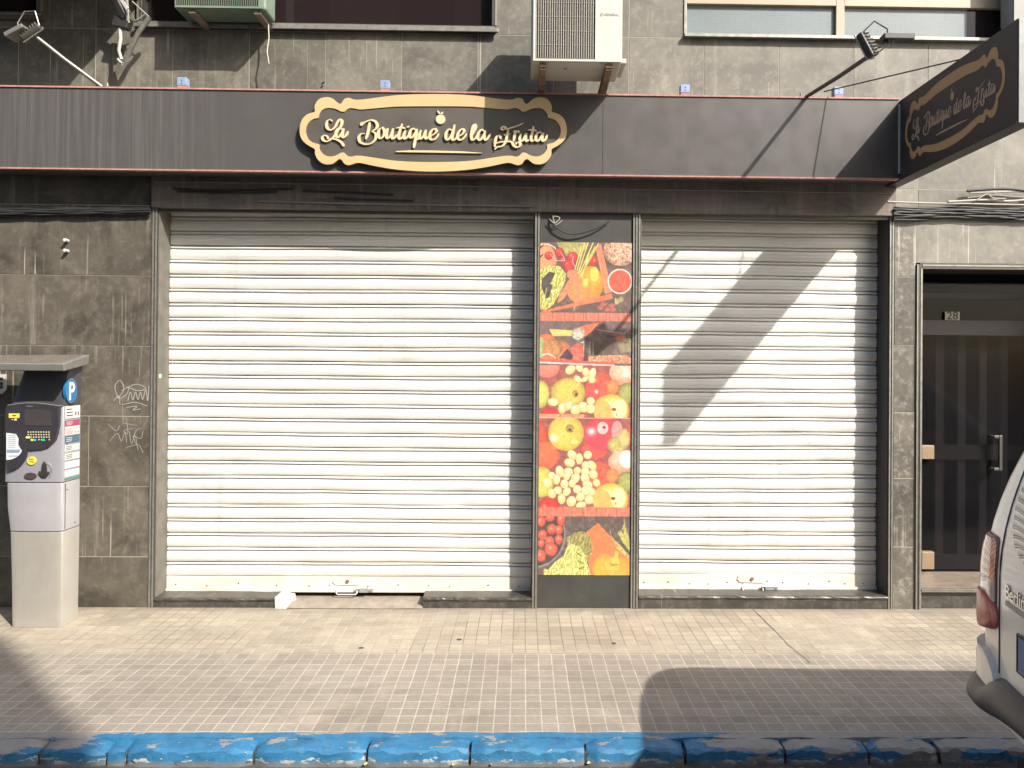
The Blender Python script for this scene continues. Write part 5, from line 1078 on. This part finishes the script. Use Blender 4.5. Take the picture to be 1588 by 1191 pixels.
    for i, (c, a, b) in enumerate(cols):
        s = MB().prism([(0.0, sz(a)), (1.0, sz(a)), (1.0, sz(b)), (0.0, sz(b))], sfn, 0, 0.0012).build('side_sticker', plain('sticker', c, 0.5), up_)
        mb = MB(); z0, z1_ = sz(b), sz(a); h = z1_-z0; rr = random.Random(i)
        if i < 6:
            for q in range(3): mb.prism([(0.08, z0+h*(0.2+0.25*q)), (0.08+rr.uniform(0.25, 0.45), z0+h*(0.2+0.25*q)), (0.5, z0+h*(0.29+0.25*q)), (0.08, z0+h*(0.29+0.25*q))], sfn, 0.0013, 0.0018)
            if i in (0, 2): mb.prism([(0.66, z0+h*0.2), (0.74, z0+h*0.2), (0.74, z0+h*0.5), (0.66, z0+h*0.5)], sfn, 0.0013, 0.0018); mb.prism([(0.84, z0+h*0.2), (0.92, z0+h*0.2), (0.92, z0+h*0.5), (0.84, z0+h*0.5)], sfn, 0.0013, 0.0018)
            mb.build('print', (tx, M['white'], M['red'], M['white'], tx, tx)[i], s)
        if i == 1: MB().prism([(0.0, z0-0.018), (1.0, z0-0.018), (1.0, z0-0.001), (0.0, z0-0.001)], sfn, 0, 0.0012).build('side_sticker', plain('sticker_w', (0.5,0.48,0.47), 0.5), up_)
    MB().prism([(0.0, sz(741)), (1.0, sz(741)), (1.0, sz(743)), (0.0, sz(743))], sfn, 0, 0.0015).build('green_strip', plain('strip_green', (0.05,0.25,0.17), 0.5), up_)
    for (t_, z_) in ((0.2, z2-0.05), (0.75, z1+0.03), (0.15, (z2+z3)/2)): c_ = sfn(t_, z_, -0.001); MB().disc(c_, (0,0.004,0), (0,0,0.004), (0.003,0,0), 10).build('lock', M['alu_dk'], r)
    MB().box(xr-0.02, xr+0.0075, MY0+0.02, MY0+0.0215, z1+0.01, z2-0.01).build('door_seam', M['alu_dk'], r)
    # P disc on the side of the head
    c0 = PXp(98.5, 606, XSd+0.004); c1 = PXp(120, 606, XSd+0.004); cy = (c0.y+c1.y)/2; ry = abs(c1.y-c0.y)/2*0.80; zc = PXp(110, 606, XSd+0.004).z; rz = 0.078; Xd = XSd+0.004
    ds = MB().disc((Xd-0.012, cy, zc), (0,ry,0), (0,0,rz), (0.018,0,0), 32).build('parking_disc', plain('sign_blue', (0.01,0.14,0.36), 0.35), hd)
    mb = MB(); V = [(Xd+0.0066, cy+ry*k*math.cos(a), zc+rz*k*math.sin(a)) for k in (0.93, 1.0) for a in np.linspace(0, 2*math.pi, 33)[:-1]]; mb.add(V, [(i, (i+1) % 32, 32+(i+1) % 32, 32+i) for i in range(32)]); mb.build('disc_rim', M['alu_lt'], ds)
    mb = MB(); k = ry/rz; textmesh('P', 0.155, lambda u, v, d: (Xd+0.0065+d, cy+(u*1.0)*k*1.1, zc-0.054+v), 0.0, 0.0015, mb, 'CENTER', 0.004); mb.build('letter_p', M['white'], ds)
    mb = MB(); [mb.disc(F(92.5, y, -0.01), (0.003,0,0), (0,0,0.003), (0,-0.004,0), 8) for y in (670,)]; mb.build('lock', M['alu_dk'], up_)
meter()
# white notice plate just left of the machine
a = P(-22, 580, -0.05); b = P(7.5, 611, -0.05)
ntc = thing('notice_plate', (a.x, -0.03, b.z), 'white notice plate half cut off at the left edge behind the ticket machine', 'sign')
MB().prism([(a.x, a.z), (b.x, a.z), (b.x, b.z+0.03), (b.x-0.025, b.z), (a.x, b.z)], lambda u, v, d: (u, -0.036-d, v), 0, 0.006).build('plate', M['white'], ntc)
mb = MB(); [mb.box(b.x-0.07, b.x-0.018, -0.044, -0.0425, b.z+q, b.z+q+0.02) for q in (0.035, 0.058, 0.09)]; mb.build('print', M['alu'], ntc)
MB().box(a.x+0.02, b.x-0.03, -0.0355, -0.006, b.z+0.04, b.z+0.08).build('bracket', M['alu_dk'], ntc)

# ================================================================== VAN
def van():
    PHI = math.radians(-1.5); W = 0.862; L = 4.1; Bw = 0.15
    X0, YK = 1.588, -2.17
    r = thing('parked_van', (X0, YK-W, RZ), 'beige white van parked at the kerb, its rear corner cut by the right edge', 'van', rotz=PHI)
    def xr(h):                                             # rear lean
        if h < 1.02: return 0.0
        t = (h-1.02)/0.80; return 0.05*t+0.29*t*t+2.2*max(0, h-1.46)**2
    def wd(h): return W-0.02*max(0, 0.5-h)-(0.17*max(0, (h-0.95)/0.85)**1.4)
    def outline(h, off=0.0, n=14):
        w_ = wd(h)+off; pts = []; cr = 0.115
        for i in range(n+1):
            y = (w_-cr)*i/n; pts.append(Vector((Bw*(y/w_)**2-off+xr(h), y)))
        a = pts[-1]; b = Vector((a.x+0.055, w_)); c = Vector((a.x+0.21, w_))
        for i in range(1, 11): t = i/10; pts.append(a*(1-t)**2+b*2*t*(1-t)+c*t*t)
        xf = L-0.25-max(0, (h-0.85))*1.05+off
        for i in range(1, 9): pts.append(Vector((c.x+(xf-0.35-c.x)*i/8, w_)))
        for i in range(1, 9): t = i/8; pts.append(Vector((xf-0.35, w_))*(1-t)**2+Vector((xf, w_))*2*t*(1-t)+Vector((xf+0.02, w_*0.55))*t*t)
        pts.append(Vector((xf+0.05, 0))); return pts
    def S(h, u, off=0.0):                                  # point on the kerb-side rear surface, u = arc length from the rear centre
        pts = outline(h); acc = 0
        sgn = 1 if u >= 0 else -1; u = abs(u)
        for i in range(len(pts)-1):
            l = (pts[i+1]-pts[i]).length
            if acc+l >= u:
                t = (u-acc)/l; p = pts[i].lerp(pts[i+1], t); d = (pts[i+1]-pts[i]).normalized(); nrm = Vector((-d.y, d.x)); break
            acc += l
        p = p+nrm*off; return Vector((p.x, p.y*sgn, h))
    ULEN = lambda h: sum((outline(h)[i+1]-outline(h)[i]).length for i in range(24))
    paint = NM('beige_white_car_paint', 0.28); paint.b.inputs['Coat Weight'].default_value = 0.6; paint.b.inputs['Coat Roughness'].default_value = 0.05
    paint.col(paint.mix(paint.noise(2.2, 4), (0.72,0.66,0.58,1), (0.77,0.71,0.63,1))); paint = paint.m
    def loft(name, hs, mat, offs=None, parent=r, close=True, bev=0):
        V = []; Fc = []
        for k, h in enumerate(hs):
            o = outline(h if not isinstance(h, tuple) else h[0], offs[k] if offs else 0.0); full = o+[Vector((p.x, -p.y)) for p in o[-2:0:-1]]
            V += [(p.x, p.y, h) for p in full]; m2 = len(full)
        for s in range(len(hs)-1):
            for q in range(m2): a = s*m2+q; b = s*m2+(q+1) % m2; Fc.append((a, b, b+m2, a+m2))
        if close: Fc += [tuple(range(m2))[::-1], tuple((len(hs)-1)*m2+q for q in range(m2))]
        return MB().add(V, Fc).build(name, mat, parent, smooth=35, bevel=bev)
    hs = [0.50, 0.55, 0.60, 0.65, 0.70, 0.80, 0.90, 1.0, 1.08, 1.16, 1.24, 1.32, 1.40, 1.48, 1.54, 1.60, 1.65, 1.69, 1.715, 1.735, 1.75]
    body = loft('body', hs, paint, [0,0,0,0,0,0,0,0,0,0,0,0,0,0,0,0,-0.004,-0.022,-0.055,-0.11,-0.20])
    dk = plain('bumper_plastic', (0.075,0.068,0.064), 0.5, 0, 0.1, 6)
    def bumper():
        V = []; Fc = []; nu, nr = 60, 9; ss = lambda a, b, x: (lambda t: t*t*(3-2*t))(min(1, max(0, (x-a)/(b-a))))
        for k in range(nr+1):
            t = k/nr; pr = (-0.02, 0.02, 0.042, 0.055, 0.060, 0.060, 0.056, 0.048, 0.034, 0.001)[k]
            for i in range(nu+1):
                u = -1.35+2.7*i/nu; a = abs(u); lo_ = 0.445+0.085*(1-ss(0.3, 0.85, a)); hi = 0.655-0.068*ss(0.55, 0.68, a); V.append(S(lo_+(hi-lo_)*t, u, pr))
        m2 = nu+1
        for k in range(nr):
            for i in range(nu): q = k*m2+i; Fc.append((q, q+1, q+m2+1, q+m2))
        MB().add(V, Fc).build('bumper', dk, r, smooth=50)
        for sg in (1, -1): MB().box(0.35, L-0.5, sg*(W-0.09)-0.05, sg*(W-0.09)+0.05, 0.25, 0.499).build('sill', paint, r, bevel=0.01)
    bumper()
    def patch(rows, off, mat, name, parent, nu=8, dome=0.0, thick=True, smooth=40):
        V = []; Fc = []
        for (h, u0, u1) in rows:
            for i in range(nu+1): t = i/nu; V.append(S(h, u0+(u1-u0)*t, off+dome*math.sqrt(max(0, 1-(2*t-1)**2))))
        nr = len(rows); m2 = nu+1
        for s in range(nr-1):
            for i in range(nu): a = s*m2+i; Fc.append((a, a+1, a+m2+1, a+m2))
        n0 = len(V)
        rim = [i for i in range(nu+1)]+[s*m2+nu for s in range(1, nr)]+[(nr-1)*m2+i for i in range(nu-1, -1, -1)]+[s*m2 for s in range(nr-2, 0, -1)]
        for q in rim:
            s_, i = divmod(q, m2); h, u0, u1 = rows[s_]; V.append(S(h, u0+(u1-u0)*i/nu, -0.004))
        for k in range(len(rim)): Fc.append((rim[k], rim[(k+1) % len(rim)], n0+(k+1) % len(rim), n0+k))
        return MB().add(V, Fc).build(name, mat, parent, smooth=smooth)
    U = lambda d: ULEN(1.0)-d                             # distance back from the end of the corner curve
    # painted quarter of the bumper at the corner
    patch([(0.588, 0.575, 1.3), (0.62, 0.578, 1.3), (0.655, 0.60, 1.3), (0.685, 0.65, 1.3), (0.70, 0.70, 1.3)], 0.026, paint, 'bumper_corner', body, 12, 0.004)
    # tail light: tall cluster with round lower lens
    redp = NM('red_lens', 0.3); redp.col(redp.mix(redp.ramp(redp.noise((90,90,14), 2), [(0.4,0.0),(0.6,1.0)]), (0.50,0.10,0.09,1), (0.32,0.045,0.045,1))); redp.b.inputs['Coat Weight'].default_value = 0.2
    pink = NM('faded_red_lens', 0.12); wv = pink.N.new('ShaderNodeTexWave'); wv.inputs['Scale'].default_value = 28; wv.bands_direction = 'DIAGONAL'; pink.L.new(pink.pos, wv.inputs['Vector']); pink.col(pink.mix(wv.outputs['Fac'], (0.42,0.12,0.10,1), (0.58,0.30,0.26,1))); pink.b.inputs['Coat Weight'].default_value = 1
    clr = NM('clear_ribbed_lens', 0.12); wv = clr.N.new('ShaderNodeTexWave'); wv.inputs['Scale'].default_value = 30; wv.bands_direction = 'Y'; clr.L.new(clr.pos, wv.inputs['Vector']); clr.col(clr.mix(wv.outputs['Fac'], (0.36,0.26,0.23,1), (0.62,0.57,0.52,1))); clr.b.inputs['Coat Weight'].default_value = 1
    for side in (1, -1):
        sd = lambda rows: [(h, side*a, side*b) for h, a, b in rows]
        hb = 0.795; uA, uB = 0.615, 0.88
        lb = patch(sd([(hb+0.82*0.07, uA+0.02, uB-0.01), (hb+0.82*0.12, uA+0.012, uB), (hb+0.82*0.25, uA+0.012, uB-0.01), (hb+0.82*0.33, uA+0.014, uB-0.04), (hb+0.82*0.375, uA+0.02, uB-0.09), (hb+0.82*0.39, uA+0.035, uB-0.11)]), 0.003, plain('lamp_gasket', (0.10,0.03,0.03), 0.4), 'tail_light', r, 10, 0.008)
        patch(sd([(hb+0.82*0.09, uA+0.028, uB-0.016), (hb+0.82*0.13, uA+0.02, uB-0.008), (hb+0.82*0.205, uA+0.02, uB-0.012)]), 0.007, clr.m, 'reversing_lens', lb, 10, 0.011)
        patch(sd([(hb+0.82*0.207, uA+0.02, uB-0.012), (hb+0.82*0.25, uA+0.02, uB-0.018), (hb+0.82*0.325, uA+0.022, uB-0.05), (hb+0.82*0.365, uA+0.03, uB-0.10), (hb+0.82*0.38, uA+0.045, uB-0.12)]), 0.007, pink.m, 'brake_lens', lb, 10, 0.011)
        uc = (uA+uB)/2-0.01; rows = []
        for k in range(-8, 9):
            a = k/8.2; hw = math.sqrt(1-a*a); rows.append((hb+0.82*0.055+0.068*a, uc-0.135*hw, uc+0.13*hw))
        patch(sd(rows), 0.008, redp.m, 'round_lens', lb, 10, 0.022)
    # rear window
    gl = NM('tinted_rear_glass', 0.03, spec=0.9); gl.col((0.025,0.025,0.025,1)); gl.b.inputs['Coat Weight'].default_value = 1; gl.b.inputs['Coat Roughness'].default_value = 0.02
    win = [(1.055, 0.25), (1.065, 0.36), (1.085, 0.44), (1.12, 0.505), (1.17, 0.545), (1.24, 0.565), (1.34, 0.565), (1.45, 0.55), (1.58, 0.52), (1.62, 0.49), (1.635, 0.40)]
    patch([(h, -u, u) for h, u in win], 0.0035, gl.m, 'rear_window', r, 24, 0.0)
    # raised tailgate edge and number plate recess
    mb = MB(); seam = [S(h, 0.60, 0.0012) for h in np.linspace(0.53, 1.7, 24)]; mb.tube(seam, 0.0028, 5); seam2 = [S(h, 0.0, 0.0012) for h in np.linspace(0.53, 1.7, 24)]; mb.tube(seam2, 0.0028, 5); mb.build('door_seam', M['alu_dk'], body)
    # badge: Berlingo in raised chrome letters
    hb0 = 0.937; ub = 0.54; mb = MB()
    textmesh('Berlingo', 0.064, lambda u, v, d: tuple(S(hb0+v, ub-u, 0.001+d)), 0.0, 0.005, mb, 'LEFT', 0.0006); mb.build('badge', plain('chrome_letters', (0.62,0.60,0.56), 0.2, 0.7), body)
    patch([(0.908, ub-0.50, ub-0.0), (0.924, ub-0.50, ub-0.0)], 0.004, plain('grey_moulding', (0.28,0.26,0.24), 0.4), 'moulding', body, 10, 0.0)
    # number plate
    pu = 0.43; ph = 0.728; pl = patch([(ph, pu-0.53, pu), (ph+0.112, pu-0.53, pu)], 0.008, plain('plate_white', (0.6,0.6,0.58), 0.4), 'number_plate', r, 10)
    patch([(ph+0.003, pu-0.045, pu-0.003), (ph+0.112, pu-0.045, pu-0.003)], 0.0095, plain('plate_blue', (0.03,0.10,0.30), 0.4), 'blue_band', pl, 3)
    mb = MB(); fr_ = [(ph-0.005, pu+0.005), (ph+0.12, pu+0.005)]; mb.tube([S(ph-0.004, pu+0.004, 0.008), S(ph+0.119, pu+0.004, 0.008)], 0.004, 6); mb.tube([S(ph-0.004, pu+0.004-q*0.06, 0.008) for q in range(10)], 0.004, 6); mb.tube([S(ph+0.119, pu+0.004-q*0.06, 0.008) for q in range(10)], 0.004, 6); mb.build('plate_frame', M['alu_dk'], pl)
    # side windows, windscreen, wheels
    for sgn in (1, -1):
        V = [(x, sgn*(wd(h)+0.004), h) for x, h in ((2.0, 1.05), (3.0, 1.05), (2.75, 1.55), (2.05, 1.55))]; V2 = [(x, y-sgn*0.02, z) for x, y, z in V]
        MB().add(V+V2, [(0,1,2,3),(7,6,5,4),(0,4,5,1),(1,5,6,2),(2,6,7,3),(3,7,4,0)]).build('side_window', gl.m, r)
    for x in (0.78, 3.35):
        for sgn in (1, -1):
            y = sgn*(W-0.13); mb = MB(); prof = [(0.20, -0.09), (0.285, -0.095), (0.31, -0.07), (0.315, 0.0), (0.31, 0.07), (0.285, 0.095), (0.20, 0.09)]; n = 28; V = []; Fc = []
            for k in range(n):
                a = 2*math.pi*k/n; V += [(x+rr*math.cos(a), y+yy, 0.315+rr*math.sin(a)) for rr, yy in prof]
            m2 = len(prof)
            for k in range(n):
                for q in range(m2): a = k*m2+q; b = k*m2+(q+1) % m2; c_ = ((k+1) % n)*m2; Fc.append((a, b, c_+(q+1) % m2, c_+q))
            wh = MB().add(V, Fc).build('wheel', M['rubber'], r, smooth=40)
            MB().disc((x, y+sgn*0.03, 0.315), (0.2,0,0), (0,0,0.2), (0,sgn*0.04,0), 24).build('rim', M['steel'], wh, bevel=0.01)
    MB().box(0.2, L-0.4, -0.7, 0.7, 0.18, 0.299).build('underbody', M['black'], r)
van()

# ================================================================== SMALL LITTER
lm = [plain('pale_green_leaf', (0.36,0.36,0.14), 0.6, 0, 0.25, 60), plain('dry_leaf', (0.30,0.22,0.13), 0.7, 0, 0.25, 60)]
def leaf(px, py, s, mi, label):
    p = PG(px, py, RZ+0.006); a = random.uniform(0, 6.28); n = 8; V = []; 
    for i in range(n+1):
        t = i/n; wd_ = s*0.42*math.sin(math.pi*min(1, t*1.02))**0.8; x = s*(t-0.5)*2; c = 0.25*s*(t-0.5)**2*4
        for k, u in enumerate((-1, 0, 1)): V.append((x*math.cos(a)-u*wd_*math.sin(a), x*math.sin(a)+u*wd_*math.cos(a), c+abs(u)*wd_*0.5))
    Fc = [(i*3+k, i*3+k+1, i*3+k+4, i*3+k+3) for i in range(n) for k in range(2)]
    me = bpy.data.meshes.new('fallen_leaf'); me.from_pydata(V, [], Fc); me.materials.append(lm[mi]); o = bpy.data.objects.new('fallen_leaf', me); o.location = p+Vector((0, 0, 0.004)); link(o); tag(o, label, 'leaf', 'leaves lying in the gutter')
for px, s, mi, lab in ((275, 0.022, 0, 'pale green leaf in the gutter, leftmost under the wide shutter'), (442, 0.026, 0, 'large pale green leaf in the gutter under the left half of the kerb'), (512, 0.016, 1, 'brown dry leaf in the gutter below a kerb joint'), (568, 0.020, 0, 'green leaf in the gutter below the shop sign'),
                      (706, 0.024, 0, 'light green leaf in the gutter left of the mural'), (762, 0.014, 1, 'tiny brown leaf in the gutter left of the mural'), (852, 0.018, 1, 'dry leaf in the gutter below the mural'), (915, 0.022, 0, 'pale leaf in the gutter just right of the mural'), (963, 0.020, 0, 'greenish leaf in the gutter near the edge of the van shadow'), (1020, 0.018, 1, 'brown leaf in the gutter at the edge of the van shadow')):
    leaf(px, 1186+random.uniform(-2, 2), s, mi, lab)
def pebbles():
    V = []; Fc = []
    for i in range(900):
        x = random.uniform(-3.0, 3.0); y = kb-0.15-abs(random.gauss(0, 0.05)); s = random.uniform(0.002, 0.006); n = len(V)
        V += [(x+s*a, y+s*b, RZ+s*0.6*c+0.001) for a, b, c in ((-1,-.6,0),(1,-.8,0),(.8,.9,0),(-.9,.7,0),(-.3,-.2,1.2),(.4,.3,1))]; Fc += [tuple(n+k for k in f) for f in ((0,1,4),(1,5,4),(1,2,5),(2,3,5),(3,4,5),(3,0,4))]
    tag(MB().add(V, Fc).build('gutter_grit', M['concrete'], None), 'grit and crumbs collected in the gutter along the kerb', 'grit', kind='stuff')
pebbles()
# crack across the paving and a few specks of litter
crk = [PG(1168, 946), PG(1195, 972), PG(1222, 1000), PG(1262, 1033)]
mb = MB()
V = []; full = []
for i in range(3):
    for k in range(8): full.append(crk[i].lerp(crk[i+1], k/8)+Vector((random.uniform(-0.004, 0.004), 0, 0)))
for p in full: w_ = random.uniform(0.0012, 0.0025); V += [(p.x-w_, p.y, 0.004), (p.x+w_, p.y, 0.004)]
o = MB().add(V, [(i*2, i*2+1, i*2+3, i*2+2) for i in range(len(full)-1)]).build('paving_crack', M['mortar'], None); tag(o, kind='structure')
for px, py, lab in ((712, 992, 'dark gum spot on the paving in front of the wide shutter'), (952, 998, 'dark gum spot on the paving below the mural'), (560, 1005, 'dark gum spot on the paving, nearest the tile edge')):
    c = PG(px, py); mb = MB().disc((c.x, c.y, 0.0005), (random.uniform(0.012,0.02),0,0), (0,random.uniform(0.01,0.016),0), (0,0,0.0015), 14); tag(mb.build('gum_spot', M['mortar'], None), lab, 'stain', 'gum spots on the paving')
